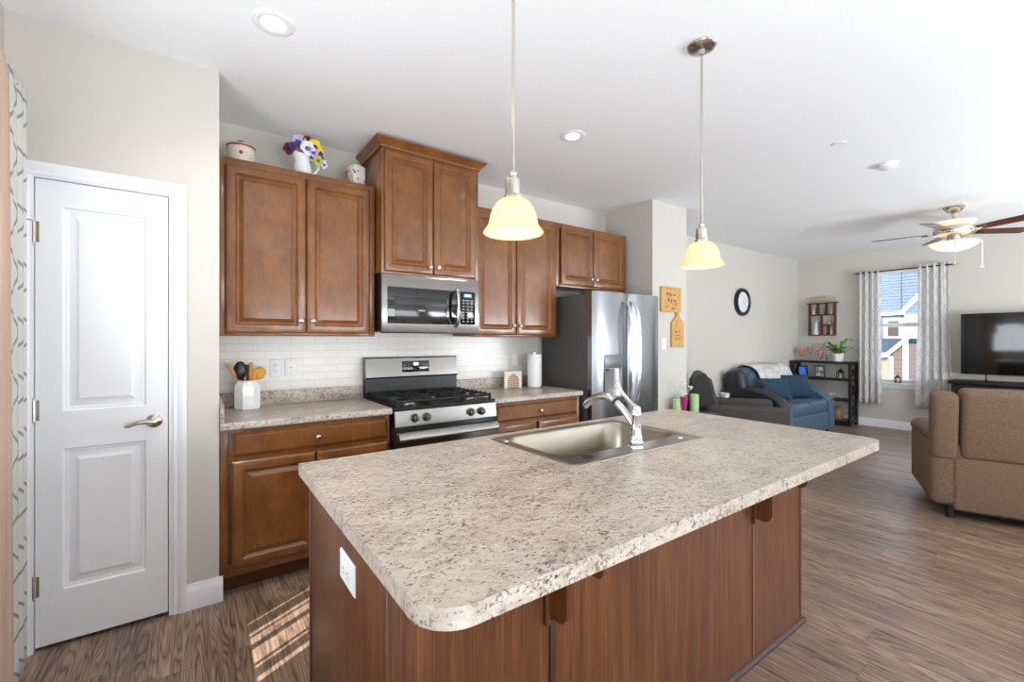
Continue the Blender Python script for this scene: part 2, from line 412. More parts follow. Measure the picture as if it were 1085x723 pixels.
struct('wall_kitchen', MB().box(XC, 3.653, YB, YB+0.15, 0, ZC), M['wall'])
struct('wall_column', MB().box(3.653, 4.225, YP, YLV+0.15, 0, ZC), M['wall'])
struct('wall_living', MB().box(4.225, XR+0.2, YLV, YLV+0.15, 0, ZC), M['wall'])
WY0, WY1, WZ0, WZ1 = 1.66, 2.36, 0.70, 2.40   # living-room window opening
b = MB(); b.box(XR, XR+0.18, YR-0.2, WY0, 0, ZC); b.box(XR, XR+0.18, WY1, YLV, 0, ZC); b.box(XR, XR+0.18, WY0, WY1, 0, WZ0); b.box(XR, XR+0.18, WY0, WY1, WZ1, ZC)
struct('wall_window', b, M['wall'])
# patio side (behind and beside the camera): a window near the pantry with an added shade, glazed doors beyond
b = MB(); b.box(XL-0.15, XL, 1.98, YP, 0, ZC); b.box(XL-0.15, XL, 0.75, 1.18, 0, ZC); b.box(XL-0.15, XL, 1.18, 1.98, 0, 0.564); b.box(XL-0.15, XL, 1.18, 1.98, 2.1, ZC)
b.box(XL-0.15, XL, YR-0.2, -2.25, 0, ZC); b.box(XL-0.15, XL, -2.25, 0.75, 2.2, ZC); b.box(XL-0.15, XL, -2.25, 0.75, 0, 0.1)
struct('wall_patio', b, M['wall'])
b = MB(); zs0, zs1 = 0.6, 2.3
for x0, x1 in ((XL, 0.6), (3.2, 4.6), (7.2, XR)): b.box(x0, x1, YR-0.15, YR, 0, ZC)
for x0, x1 in ((0.6, 3.2), (4.6, 7.2)): b.box(x0, x1, YR-0.15, YR, 0, zs0); b.box(x0, x1, YR-0.15, YR, zs1, ZC)
struct('wall_rear', b, M['wall'])
M['sunblock'] = simple('white_sun_block', (232, 231, 226), 0.8, 0, 0.2, 0.01, 80)
def shade(name, label, x0, x1, y0, y1, z0, z1, loc):  # unseen panels added to keep direct sun out of the openings
    t = thing(name, label, 'sun-blocking shade', loc, group='unseen shades added to block the sun')
    MB().box(x0, x1, y0, y1, z0, z1, 0.003).build('sun_block_panel', M['sunblock'], t)
    MB().box(x0-0.006, x1+0.006, y0-0.006, y1+0.006, z1-0.055, z1, 0.004).build('head_rail', M['white'], t)
    return t
shade('sun_block_shade', 'unseen white shade added to block most sun beside the pantry wall', XL-0.06, XL-0.045, 1.181, 1.979, 0.83, 2.099, (XL-0.05, 1.7, 2.1))
shade('sun_block_shade', 'wide unseen white shade added to block sun at the patio doors', XL-0.06, XL-0.045, -2.249, 0.749, 0.101, 2.199, (XL-0.05, -0.75, 2.2))
shade('sun_block_shade', 'unseen white shade added to block sun at the rear window behind the island', 0.601, 3.199, YR-0.06, YR-0.045, 0.601, 2.299, (1.9, YR-0.05, 2.3))
shade('sun_block_shade', 'unseen white shade added to block sun at the rear window behind the seating', 4.601, 7.199, YR-0.06, YR-0.045, 0.601, 2.299, (5.9, YR-0.05, 2.3))
mb = MB()
for y0_, y1_ in ((1.18, 1.475), (1.51, 1.565), (1.585, 1.60), (1.70, 1.735), (1.79, 1.80), (1.83, 1.90), (1.915, 1.98)): mb.box(XL-0.11, XL-0.095, y0_+0.001, y1_-0.001, 0.5645, 0.829, 0.001)
tag(mb.build('sun_stripe_slats', M['trim'], origin=(XL-0.1, 1.7, 0.5645)), 'unseen upright slats added to stripe the sun on the floor', 'lattice')  # unseen, unevenly spaced slats added to split the sun patch into stripes
def baseboard(name, p0, p1, n, h=0.125, t=0.016):
    p0, p1, n = Vector(p0), Vector(p1), Vector(n); u = (p1-p0); L = u.length; u.normalize()
    mb = MB(); mb.prism([(0, 0), (t, 0), (t, h*0.72), (t*0.75, h*0.80), (t*0.45, h*0.9), (t*0.3, h), (0, h)], p0, n, (0, 0, 1), u, L)
    return struct(name, mb, M['trim'])
baseboard('baseboard_pantry', (DX1+0.052, YP, 0), (XC+0.016, YP, 0), (0, -1, 0))
baseboard('baseboard_living', (4.225, YLV, 0), (XR, YLV, 0), (0, -1, 0))
baseboard('baseboard_window', (XR, YR, 0), (XR, YLV-0.016, 0), (-1, 0, 0))
baseboard('baseboard_column', (3.66, YP, 0), (4.225, YP, 0), (0, -1, 0))
# pantry door with casing
def casing(mb, x0, x1, z0, z1, y, wd=0.052):
    prof = [(0, 0.0), (0.0, 0.012), (0.008, 0.016), (0.02, 0.011), (0.036, 0.019), (0.046, 0.021), (wd, 0.019), (wd, 0.0)]
    for xin, sgn in ((x0, -1), (x1, 1)): mb.prism(prof, (xin, y, z0), (sgn, 0, 0), (0, -1, 0), (0, 0, 1), z1-z0+wd)
    mb.prism(prof, (x0-wd, y, z1), (0, 0, 1), (0, -1, 0), (1, 0, 0), x1-x0+2*wd)
mb = MB(); casing(mb, DX0, DX1, 0, DZ, YP-0.0005, 0.058)
mb.box(DX0-0.001, DX0+0.012, YP-0.008, YP+0.1, 0, DZ).box(DX1-0.012, DX1+0.001, YP-0.008, YP+0.1, 0, DZ).box(DX0+0.012, DX1-0.012, YP-0.008, YP+0.1, DZ-0.006, DZ)
struct('trim_1', mb, M['trim'])
d = thing('door_1', None, None, (DX0+0.015, YP+0.003, 0), kind='structure')
x0, x1, z0, z1 = DX0+0.0155, DX1-0.0155, 0.018, 2.041; yf = YP+0.002; px0, px1 = x0+0.083, x1-0.083
mb = MB(); t = 0.035
mb.box(x0, px0, yf, yf+t, z0, z1).box(px1, x1, yf, yf+t, z0, z1)
for a, c in ((z0, 0.245), (0.865, 1.03), (1.93, z1)): mb.box(px0, px1, yf, yf+t, a, c)
for a, c in ((0.245, 0.865), (1.03, 1.93)):
    mb.nested((px0, yf, a), (1, 0, 0), (0, 0, 1), (0, 1, 0), px1-px0, c-a, [(0, 0), (0.006, 0.008), (0.014, 0.010), (0.020, 0.013), (0.034, 0.011), (0.052, 0.003), (0.054, 0.002)])
mb.build('door_leaf', M['trim'], d, smooth=20)
mb = MB(); hx, hz = x1-0.052, 0.955
mb.lathe((hx, yf, hz), [(0, 0), (0.031, 0.0), (0.032, 0.006), (0.026, 0.012), (0.012, 0.016), (0.011, 0.045), (0.013, 0.052), (0, 0.056)], 24, RX(PI/2))
mb.tube([(hx+0.005, yf-0.046, hz), (hx-0.03, yf-0.05, hz+0.004), (hx-0.06, yf-0.05, hz+0.002), (hx-0.09, yf-0.046, hz-0.010), (hx-0.105, yf-0.045, hz-0.012)], [0.011, 0.011, 0.009, 0.008, 0.006], 12)
mb.build('door_handle', M['nickel'], d)
for k, hz in enumerate((1.81, 1.04, 0.28)):
    mb = MB(); mb.cyl((x0-0.003, yf-0.006, hz-0.045), (x0-0.003, yf-0.006, hz+0.045), 0.0065, 10)
    mb.ball((x0-0.003, yf-0.006, hz+0.049), 0.006, 8); mb.ball((x0-0.003, yf-0.006, hz-0.049), 0.006, 8)
    mb.box(x0-0.002, x0+0.012, yf-0.0025, yf-0.0004, hz-0.044, hz+0.044)
    if k == 0: mb.tube([(x0-0.003, yf-0.008, hz+0.047), (x0-0.02, yf-0.018, hz+0.046), (x0-0.04, yf-0.026, hz+0.044)], 0.003, 8); mb.cyl((x0-0.04, yf-0.026, hz+0.036), (x0-0.04, yf-0.026, hz+0.052), 0.006, 8)
    mb.build('hinge', M['nickel'], d)
# backsplash tiles
b = MB(); b.box(XC, 1.012, YB-0.008, YB, 1.00, 1.372); b.box(1.012, 1.78, YB-0.008, YB, 0.9, 1.42); b.box(1.78, 2.70, YB-0.008, YB, 1.00, 1.372)
struct('trim_2_backsplash', b, M['tile'])

# ------------------------------------------------------------------ kitchen cabinets
PANEL = [(0, 0), (0, 0.013), (0.006, 0.019), (0.010, 0.0205), (0.046, 0.0205), (0.050, 0.016), (0.055, 0.0125), (0.060, 0.0085), (0.066, 0.008), (0.084, 0.016), (0.088, 0.0185), (0.092, 0.0188)]
DRAWER = [(0, 0), (0, 0.007), (0.004, 0.010), (0.014, 0.018), (0.018, 0.0205), (0.02, 0.0205)]
def knob(x, y, z, parent):
    MB().lathe((x, y, z), [(0, 0), (0.006, 0), (0.0055, 0.012), (0.012, 0.017), (0.0155, 0.022), (0.0145, 0.027), (0.008, 0.030), (0, 0.031)], 16, RX(PI/2)).build('knob', M['nickel'], parent)
def cab_door(x0, x1, z0, z1, y, parent, kx, kz, name='door', prof=PANEL):
    d = MB().nested((x0, y, z0), (1, 0, 0), (0, 0, 1), (0, -1, 0), x1-x0, z1-z0, prof).build(name, M['cab'], parent, smooth=25)
    if kx is not None: knob(kx, y-0.0195, kz, d)
    return d
def upper(label, x0, x1, yf, z0, z1, doors, dz, kz, filler=0.0):
    t = thing('upper_cabinet', label, 'cabinet', ((x0+x1)/2, YB, z0), group='wall cabinets over the counter')
    y1 = YB-0.001
    mb = MB(); mb.box(x0, x1, yf+0.019, y1, z0+0.008, z1, 0.001)
    mb.box(x0, x0+0.035, yf, yf+0.02, z0, z1, 0.0015).box(x1-0.035, x1, yf, yf+0.02, z0, z1, 0.0015)
    mb.box(x0+0.035, x1-0.035, yf, yf+0.02, z0, z0+0.035, 0.0015).box(x0+0.035, x1-0.035, yf, yf+0.02, z1-0.05, z1, 0.0015)
    mb.build('cabinet_body', M['cab'], t)
    for (a, c), kx in zip(doors, kz[0]): cab_door(a, c, dz[0], dz[1], yf-0.0005, t, kx, kz[1])
    return t
upper('wide two-door wooden wall cabinet beside the pantry wall, above the utensil crock', 0.103, 1.006, 3.034, 1.370, 2.404, [(0.141, 0.567), (0.572, 0.968)], (1.386, 2.362), ((0.535, 0.604), 1.464))
TYF = 2.93; RX0, RX1 = 1.018, 1.776
t = upper('tallest wall cabinet with crown molding, above the microwave', RX0, RX1, TYF, 1.798, 2.655, [(1.036, 1.389), (1.396, 1.744)], (1.812, 2.632), ((1.36, 1.424), 1.862))
mb = MB()
cp = [(0, 0), (0.012, 0.0), (0.014, 0.012), (0.022, 0.02), (0.034, 0.032), (0.046, 0.045), (0.050, 0.048), (0.050, 0.056), (0, 0.056)]
zb = 2.648
def ringpt(off, x0, x1, y): return [(x0-off, YB-0.002), (x0-off, y-off), (x1+off, y-off), (x1+off, YB-0.002)]
loops = [[Vector((x, y, zb+h)) for x, y in ringpt(o_, RX0-0.0005, RX1+0.0005, TYF-0.0005)] for o_, h in cp]
V = [[mb._v(p) for p in L_] for L_ in loops]
for A, B in zip(V, V[1:]):
    for j in range(3): mb._f((A[j], A[j+1], B[j+1], B[j]))
mb.build('crown_molding', M['cab'], t)
upper('two-door wooden wall cabinet between the microwave and the refrigerator', 1.778, 2.664, 3.034, 1.370, 2.414, [(1.800, 2.204), (2.213, 2.628)], (1.386, 2.372), ((2.176, 2.241), 1.464))
upper('short two-door wooden wall cabinet above the stainless refrigerator', 2.666, 3.612, 3.034, 1.835, 2.414, [(2.715, 3.118), (3.127, 3.575)], (1.855, 2.378), ((3.09, 3.155), 1.925))

CF = 2.745   # face-frame plane of the base cabinets
def base_cab(label, x0, x1, dr, doors, kd):
    t = thing('base_cabinet', label, 'cabinet', ((x0+x1)/2, YB-0.3, 0), group='base cabinets along the kitchen wall')
    mb = MB(); mb.box(x0, x1, CF+0.019, YB-0.001, 0.1, 0.874, 0.001)
    mb.box(x0, x0+0.036, CF, CF+0.02, 0.1, 0.874, 0.0015).box(x1-0.025, x1, CF, CF+0.02, 0.1, 0.874, 0.0015)
    mb.box(x0+0.036, x1-0.025, CF, CF+0.02, 0.845, 0.874).box(x0+0.036, x1-0.025, CF, CF+0.02, 0.69, 0.735).box(x0+0.036, x1-0.025, CF, CF+0.02, 0.1, 0.165)
    mb.build('cabinet_body', M['cab'], t)
    MB().box(x0, x1, CF+0.075, CF+0.09, 0, 0.1).build('toe_kick', M['brownwood'], t)
    dd = cab_door(dr[0], dr[1], 0.727, 0.853, CF-0.0005, t, (dr[0]+dr[1])/2, 0.787, 'drawer', DRAWER)
    for (a, c), kx in zip(doors, kd): cab_door(a, c, 0.142, 0.702, CF-0.0005, t, kx, 0.64)
base_cab('wooden base cabinet beside the white pantry door wall, under the crock', 0.103, 1.008, (0.158, 0.990), [(0.158, 0.563), (0.571, 0.990)], (0.53, 0.60))
base_cab('wooden base cabinet between the gas range and the refrigerator', 1.782, 2.672, (1.805, 2.642), [(1.805, 2.194), (2.212, 2.642)], (2.16, 2.245))

def counter(label, x0, x1, splash=True, side=False):
    t = thing('countertop', label, 'countertop', ((x0+x1)/2, YB-0.3, 0.875), group='granite-look countertops on the base cabinets')
    poly = [(0, 0), (0.62, 0)]  # profile in (y from back, z)
    y1 = YB-0.001; yf = 2.705
    prof = [(yf+0.004, 0.876), (yf, 0.881), (yf, 0.902), (yf+0.003, 0.909), (yf+0.010, 0.914), (y1, 0.914), (y1, 0.876)]
    mb = MB(); mb.prism(prof, (x0, 0, 0), (0, 1, 0), (0, 0, 1), (1, 0, 0), x1-x0)
    mb.build('slab', M['granite'], t)
    MB().box(x0, x1, YB-0.028, YB-0.0085, 0.9145, 1.008, 0.003).build('upstand', M['granite'], t)
    if side: MB().box(x0, x0+0.019, yf+0.004, YB-0.0285, 0.9145, 1.008, 0.003).build('side_splash', M['granite'], t)
counter('granite-look countertop under the white utensil crock', 0.103, 1.010, side=True)
counter('granite-look countertop between range and refrigerator, holding the paper towels', 1.780, 2.678)

# ------------------------------------------------------------------ gas range
RF = 2.685
t = thing('gas_range', 'stainless steel gas range with black cooktop, between the two countertops', 'range', ((RX0+RX1)/2, 2.98, 0))
mb = MB(); mb.box(RX0, RX1, RF+0.02, YB-0.012, 0.02, 0.893, 0.003)
for x in (RX0+0.05, RX1-0.05):
    for y in (RF+0.06, YB-0.06): mb.cyl((x, y, 0), (x, y, 0.03), 0.018, 10)
mb.build('body', M['black'], t)
mb = MB(); mb.prism([(RF+0.018, 0.893), (RF+0.006, 0.900), (RF+0.006, 0.912), (RF+0.02, 0.917), (3.27, 0.917), (3.27, 0.893)], (RX0, 0, 0), (0, 1, 0), (0, 0, 1), (1, 0, 0), RX1-RX0, 0.002)
ck = mb.build('cooktop', M['black'], t)
mb = MB(); mb.prism([(RF-0.012, 0.795), (RF+0.003, 0.892), (RF+0.05, 0.892), (RF+0.05, 0.795)], (RX0, 0, 0), (0, 1, 0), (0, 0, 1), (1, 0, 0), RX1-RX0, 0.003)
cpn = mb.build('control_panel', M['steelmid'], t)
M['knobdark'] = simple('dark_knob_metal', (92, 90, 88), 0.3, 0.9)
kn = Vector((0, -0.097, 0.015)).normalized()
for kx in (1.150, 1.232, 1.565, 1.650):
    c0 = Vector((kx, RF-0.0045, 0.842)); R = kn.to_track_quat('Z', 'Y').to_matrix()
    mb = MB(); mb.lathe(c0, [(0, 0), (0.027, 0), (0.028, 0.006), (0.023, 0.010), (0.021, 0.03), (0.018, 0.034), (0, 0.034)], 24, R)
    mb.obox(c0+kn*0.032+Vector((0, 0, 0)), (0.009, 0.040, 0.016), R, 0.003)
    mb.build('knob', M['knobdark'], t)
mb = MB(); mb.box(RX0+0.003, RX1-0.003, RF-0.02, RF+0.02, 0.215, 0.76, 0.006)
od = mb.build('oven_door', M['black'], t)
MB().box(RX0+0.003, RX1-0.003, RF-0.024, RF-0.0195, 0.655, 0.758, 0.003).build('door_rail', M['steel'], od)
MB().box(RX0+0.06, RX1-0.06, RF-0.0235, RF-0.0195, 0.27, 0.64, 0.004).build('oven_window', M['blackgloss'], od)
mb = MB(); hz = 0.735
mb.prism([(-0.058, -0.024), (-0.064, -0.014), (-0.060, 0.002), (-0.046, 0.022), (-0.038, 0.022), (-0.038, -0.020)], (RX0+0.01, RF, hz), (0, 1, 0), (0, 0, 1), (1, 0, 0), RX1-RX0-0.02, 0.003)
for x in (RX0+0.04, RX1-0.06): mb.box(x, x+0.02, RF-0.045, RF-0.022, hz-0.014, hz+0.014, 0.003)
mb.build('oven_handle', M['steel'], od)
MB().box(RX0+0.003, RX1-0.003, RF-0.018, RF+0.02, 0.06, 0.205, 0.006).build('drawer', M['steel'], t)
# backguard
M['legend'] = simple('pale_button_legend', (170, 172, 175), 0.6)
mb = MB(); mb.prism([(3.275, 0.915), (3.275, 1.055), (3.338, 1.055), (3.338, 0.915)], (RX0+0.002, 0, 0), (0, 1, 0), (0, 0, 1), (1, 0, 0), RX1-RX0-0.004, 0.002)
mb.build('backguard_lower', M['black'], t)
mb = MB(); mb.prism([(3.25, 1.056), (3.262, 1.066), (3.275, 1.205), (3.285, 1.213), (3.338, 1.213), (3.338, 1.056)], (RX0, 0, 0), (0, 1, 0), (0, 0, 1), (1, 0, 0), RX1-RX0, 0.003)
bgd = mb.build('backguard', M['steeldark'], t)
q = 0.09
Rb = Matrix(((1, 0, 0), (0, math.cos(q), -math.sin(q)), (0, math.sin(q), math.cos(q))))
def bgp(x, z, off=0.0): return Vector((x, 3.262+(z-1.066)*0.0935-off, z))
mb = MB(); mb.obox(bgp(1.41, 1.139, 0.001), (0.225, 0.006, 0.085), RX(-0.093), 0.002)
dp = mb.build('display', M['blackgloss'], t)
MB().obox(bgp(1.41, 1.158, 0.0045), (0.04, 0.001, 0.022), RX(-0.093)).build('clock_digits', emit('pale_display', (205, 225, 240), 1.3), dp)
for zz in (1.115, 1.148):
    for xx in (1.317, 1.347, 1.375, 1.405, 1.445, 1.475, 1.500):
        if zz > 1.13 and abs(xx-1.41) < 0.04: continue
        MB().obox(bgp(xx, zz, 0.0045), (0.009, 0.001, 0.006), RX(-0.093)).build('button', M['legend'], dp)
# grates and burners
def grate(x0, x1):
    mb = MB(); y0, y1 = RF+0.035, 3.24; z = 0.952; r = 0.0065
    for x in (x0, x1): mb.box(x-r, x+r, y0, y1, z-0.013, z+0.004, 0.003)
    for y in (y0, (y0+y1)/2, y1): mb.box(x0, x1, y-r, y+r, z-0.013, z+0.004, 0.003)
    for cy in (y0+(y1-y0)*0.25, y0+(y1-y0)*0.75):
        cx = (x0+x1)/2
        for a in range(6):
            dx, dy = math.cos(a*PI/3+0.5), math.sin(a*PI/3+0.5)
            k = min((x1-x0)/2/max(abs(dx), 0.01), (y1-y0)/4/max(abs(dy), 0.01))
            p = Vector((cx+dx*0.03, cy+dy*0.03, z)); p2 = Vector((cx+dx*k, cy+dy*k, z))
            mb.tube([p, p+(p2-p)*0.5+Vector((0, 0, 0.002)), p2], 0.006, 6)
    n = 9
    for x in (x0, x1):
        for i in range(n):
            yy = y0+(y1-y0)*i/(n-1); sx = -1 if x == x0 else 1
            mb.box(x-0.004-(0.006 if sx < 0 else 0), x+0.004+(0.006 if sx > 0 else 0), yy-0.006, yy+0.006, z-0.006, z+0.010, 0.003)
    for x in (x0, x1):
        for y in (y0, y1): mb.box(x-0.008, x+0.008, y-0.008, y+0.008, 0.9165, z, 0.002)
    mb.build('grate', M['iron'], t)
gw = (RX1-RX0-0.05)/3
for k in range(3): grate(RX0+0.025+gw*k+0.004, RX0+0.025+gw*(k+1)-0.004)
for bx, by, br in ((RX0+0.145, 2.82, 0.048), (RX0+0.145, 3.10, 0.036), (RX1-0.145, 2.82, 0.042), (RX1-0.145, 3.10, 0.04), ((RX0+RX1)/2, 2.97, 0.038)):
    bu = MB().lathe((bx, by, 0.9165), [(0, 0), (br*1.25, 0), (br*1.2, 0.006), (br, 0.008), (br, 0.016), (0, 0.016)], 24).build('burner', M['nickel'], t)
    MB().lathe((bx, by, 0.9325), [(0, 0), (br*0.9, 0), (br*0.92, 0.005), (br*0.85, 0.009), (0, 0.010)], 24).build('burner_cap', M['iron'], bu)

# ------------------------------------------------------------------ microwave
MY = 2.922; mz0, mz1 = 1.392, 1.796
t = thing('microwave', 'stainless over-the-range microwave hanging under the tall cabinet', 'microwave', ((RX0+RX1)/2, 3.1, mz0))
MB().box(RX0+0.001, RX1-0.001, MY+0.03, YB-0.0095, mz0+0.012, mz1, 0.004).build('body', M['black'], t)
xs = 1.600
mb = MB(); mb.prism([(MY+0.004, mz0), (MY, mz0+0.01), (MY, mz1-0.012), (MY+0.006, mz1), (MY+0.0295, mz1), (MY+0.0295, mz0)], (RX0, 0, 0), (0, 1, 0), (0, 0, 1), (1, 0, 0), xs-RX0-0.001, 0.002)
md = mb.build('door', M['steel'], t)
mwn = MB().box(1.056, xs-0.008, MY-0.0025, MY+0.002, 1.458, 1.710, 0.002).build('window', simple('microwave_glass', (16, 16, 17), 0.04, 0, 0.8), t)
MB().box(1.105, 1.505, MY-0.0032, MY-0.0026, 1.482, 1.645, 0.0002).build('window_screen', simple('microwave_screen', (42, 40, 39), 0.12, 0, 0.6), mwn)
mb = MB(); hx = 1.573
mb.tube([(hx, MY-0.003, 1.448), (hx, MY-0.03, 1.456), (hx, MY-0.046, 1.49), (hx, MY-0.05, 1.58), (hx, MY-0.046, 1.67), (hx, MY-0.03, 1.704), (hx, MY-0.003, 1.712)], 0.012, 12)
mb.build('handle', M['chrome'], md)
mb = MB(); mb.prism([(MY+0.004, mz0), (MY, mz0+0.01), (MY, mz1-0.012), (MY+0.006, mz1), (MY+0.0295, mz1), (MY+0.0295, mz0)], (xs+0.001, 0, 0), (0, 1, 0), (0, 0, 1), (1, 0, 0), RX1-xs-0.001, 0.002)
mc = mb.build('control_panel', M['steel'], t)
kp = MB().box(1.614, 1.742, MY-0.003, MY+0.002, 1.462, 1.708, 0.002).build('keypad', M['blackgloss'], t)
MB().box(1.642, 1.714, MY-0.0036, MY-0.0031, 1.664, 1.694).build('display', emit('blue_display', (70, 100, 190), 0.5), kp)
MB().box(1.655, 1.70, MY-0.0042, MY-0.0037, 1.672, 1.688).build('clock_digits', emit('white_digits', (225, 235, 250), 1.2), kp)
for r_ in range(8):
    for c_ in range(3):
        mb = MB()
        if r_ in (0, 2, 4) and c_ == 1: mb.box(1.630+c_*0.036-0.006, 1.652+c_*0.036+0.006, MY-0.0036, MY-0.0031, 1.640-r_*0.0225, 1.645-r_*0.0225)
        else: mb.box(1.633+c_*0.036, 1.649+c_*0.036, MY-0.0036, MY-0.0031, 1.638-r_*0.0225, 1.647-r_*0.0225)
        mb.build('button', M['legend'], kp)
MB().box(1.28, 1.33, MY-0.004, MY-0.0035, 1.548, 1.556).build('label_strip', simple('pale_badge', (190, 190, 190), 0.4), mwn)
MB().box(1.2, 1.62, MY+0.035, MY+0.2, mz0+0.004, mz0+0.0125, 0.002).build('vent_grille', M['iron'], t)

# ------------------------------------------------------------------ refrigerator
FX0, FX1, FY = 2.740, 3.646, 2.634
t = thing('refrigerator', 'tall stainless french-door refrigerator with dark grey sides and ice dispenser', 'refrigerator', ((FX0+FX1)/2, 3.0, 0))
MB().box(FX0+0.004, FX1-0.004, FY+0.085, YB-0.02, 0.02, 1.742, 0.004).box(FX0+0.03, FX1-0.03, FY+0.12, YB-0.08, 0, 0.03).build('body', M['greyside'], t)
for x in (FX0+0.02, FX1-0.1): MB().box(x, x+0.08, FY+0.085, FY+0.19, 1.7425, 1.766, 0.006).build('hinge_cover', M['greyside'], t)
def fdoor(x0, x1, z0, z1, name='door'):
    # softly bowed front
    n = 12; pts = []
    for i in range(n+1):
        a = i/n; pts.append((x0+(x1-x0)*a, FY+0.030*(abs(2*a-1)**3.2)))
    poly = [(x1, FY+0.08), (x0, FY+0.08)] + pts
    mb = MB(); mb.prism(poly, (0, 0, z0), (1, 0, 0), (0, 1, 0), (0, 0, 1), z1-z0, 0.002)
    return mb.build(name, M['steelv'], t, smooth=40)
xm = (FX0+FX1)/2
dl = fdoor(FX0, xm-0.003, 0.61, 1.765); dr = fdoor(xm+0.003, FX1, 0.61, 1.765); fz = fdoor(FX0, FX1, 0.06, 0.575, 'freezer_drawer')
def fhandle(x, p, side):
    mb = MB(); pts = []
    for i in range(15):
        a = i/14; pts.append((x+side*0.020*(1-abs(2*a-1)**2), FY-0.012-0.05*(1-abs(2*a-1)**6), 0.74+0.95*a))
    mb.tube(pts, 0.014, 12, flat=1.2); mb.build('handle', M['chrome'], p)
fhandle(xm-0.045, dl, -1); fhandle(xm+0.045, dr, 1)
mb = MB(); mb.tube([(FX0+0.1, FY-0.002, 0.50), (FX0+0.12, FY-0.05, 0.50), (xm, FY-0.06, 0.50), (FX1-0.12, FY-0.05, 0.50), (FX1-0.1, FY-0.002, 0.50)], 0.013, 12); mb.build('handle', M['chrome'], fz)
dsp = MB().box(2.862, 3.082, FY-0.004, FY+0.02, 1.10, 1.218, 0.003).build('dispenser_panel', simple('dispenser_grey', (118, 120, 122), 0.35, 0.3), dl)
mb = MB(); mb.nested((2.862, FY-0.009, 0.84), (1, 0, 0), (0, 0, 1), (0, 1, 0), 0.22, 0.258, [(0, 0.008), (0, 0), (0.006, 0), (0.010, 0.005), (0.014, 0.007)])
mb.build('dispenser_recess', simple('dispenser_recess_grey', (150, 150, 150), 0.3, 0.6), dl)
MB().cyl((3.0, FY-0.012, 1.098), (3.0, FY-0.012, 0.93), 0.022, 14).build('dispenser_paddle', M['white'], dl)
MB().box(2.872, 2.91, FY-0.0135, FY-0.004, 1.082, 1.098, 0.002).build('dispenser_nozzle', M['black'], dl)

# ------------------------------------------------------------------ island
IX0, IX1, IY0, IY1, IZ = 0.304, 2.532, 0.651, 1.757, 0.895
SX0, SX1, SY0, SY1 = 1.085, 1.905, 1.137, 1.697
def rrect(x0, x1, y0, y1, r, n=8):
    r = r if isinstance(r, (list, tuple)) else (r,)*4   # corners: (x0,y0) (x1,y0) (x1,y1) (x0,y1)
    P = []
    for (cx, cy, a0), rr in zip(((x0, y0, PI), (x1, y0, 1.5*PI), (x1, y1, 0), (x0, y1, 0.5*PI)), r):
        px = cx+(rr if cx == x0 else -rr); py = cy+(rr if cy == y0 else -rr)
        P += arc((px, py), rr, a0, a0+PI/2, n)
    return P
def slab_hole(outer, inner, z0, z1):
    mb = MB(); bm = mb.bm
    def loop(P, z):
        V = [bm.verts.new((x, y, z)) for x, y in P]; E = [bm.edges.new((V[i], V[(i+1) % len(V)])) for i in range(len(V))]; return V, E
    tops = {}
    for z in (z0, z1):
        Vo, Eo = loop(outer, z); Vi, Ei = loop(inner, z); tops[z] = (Vo, Vi)
        bmesh.ops.triangle_fill(bm, use_beauty=True, use_dissolve=False, edges=Eo+Ei)
    for k in (0, 1):
        A, B = tops[z0][k], tops[z1][k]
        for i in range(len(A)): mb._f((A[i], A[(i+1) % len(A)], B[(i+1) % len(B)], B[i]))
    return mb
top = slab_hole(rrect(IX0, IX1, IY0, IY1, (0.085, 0.075, 0.075, 0.006), 12), rrect(SX0+0.02, SX1-0.02, SY0+0.02, SY1-0.02, 0.02, 3), IZ-0.039, IZ)
tag(top.build('island_countertop', M['granite'], origin=((IX0+IX1)/2, (IY0+IY1)/2, IZ-0.039), smooth=50), 'large granite-look island countertop with rounded corners and a sink', 'countertop')
t = thing('kitchen_island', 'brown wood-grain kitchen island cabinet under the large countertop', 'island', (1.35, 1.32, 0))
BX0, BX1, BY0, BY1, BZ = 0.335, 2.362, 0.918, 1.712, IZ-0.0395
MB().box(BX0, BX0+0.018, BY0+0.0185, BY1, 0, BZ, 0.001).build('side_panel', M['laminate'], t)
MB().box(BX1-0.018, BX1, BY0+0.0185, BY1, 0, BZ, 0.001).build('side_panel', M['laminate'], t)
for a, c in ((BX0, 0.789), (0.7895, 1.8895), (1.890, BX1)): MB().box(a, c, BY0, BY0+0.018, 0, BZ).build('back_panel', M['laminate'], t)
MB().box(BX0+0.0185, BX1-0.0185, BY1-0.02, BY1, 0.1, BZ).build('front_panel', M['cab'], t)
M['seam'] = simple('brown_seam_strip', (116, 78, 62), 0.35, 0, 0.5, 0.1, 40)
M['dkmould'] = simple('dark_brown_molding', (62, 34, 26), 0.42, 0, 0.4, 0.1, 40)
MB().box(0.781, 0.803, BY0-0.006, BY0-0.0005, 0.02, 0.586, 0.002).build('seam_strip', M['dkmould'], t)
MB().box(1.886, 1.896, BY0-0.004, BY0-0.0005, 0.02, BZ, 0.0015).build('seam_strip', M['seam'], t)
for x0 in (BX0-0.004,):
    mb = MB(); mb.box(x0-0.004, x0+0.0035, BY0-0.004, BY0+0.034, 0, BZ, 0.002); mb.build('corner_molding', M['laminate'], t)
MB().box(BX0-0.003, BX0-0.0003, BY1-0.018, BY1+0.001, 0, BZ, 0.001).build('edge_strip', M['seam'], t)
MB().box(BX1-0.020, BX1-0.014, BY0-0.004, BY0-0.0005, 0.02, BZ, 0.0015).build('edge_strip', M['seam'], t)
mb = MB(); mb.prism([(0, 0), (0.016, 0), (0.015, 0.008), (0.010, 0.015), (0, 0.019)], (BX0, BY0-0.0005, 0), (0, -1, 0), (0, 0, 1), (1, 0, 0), BX1-BX0+0.012)
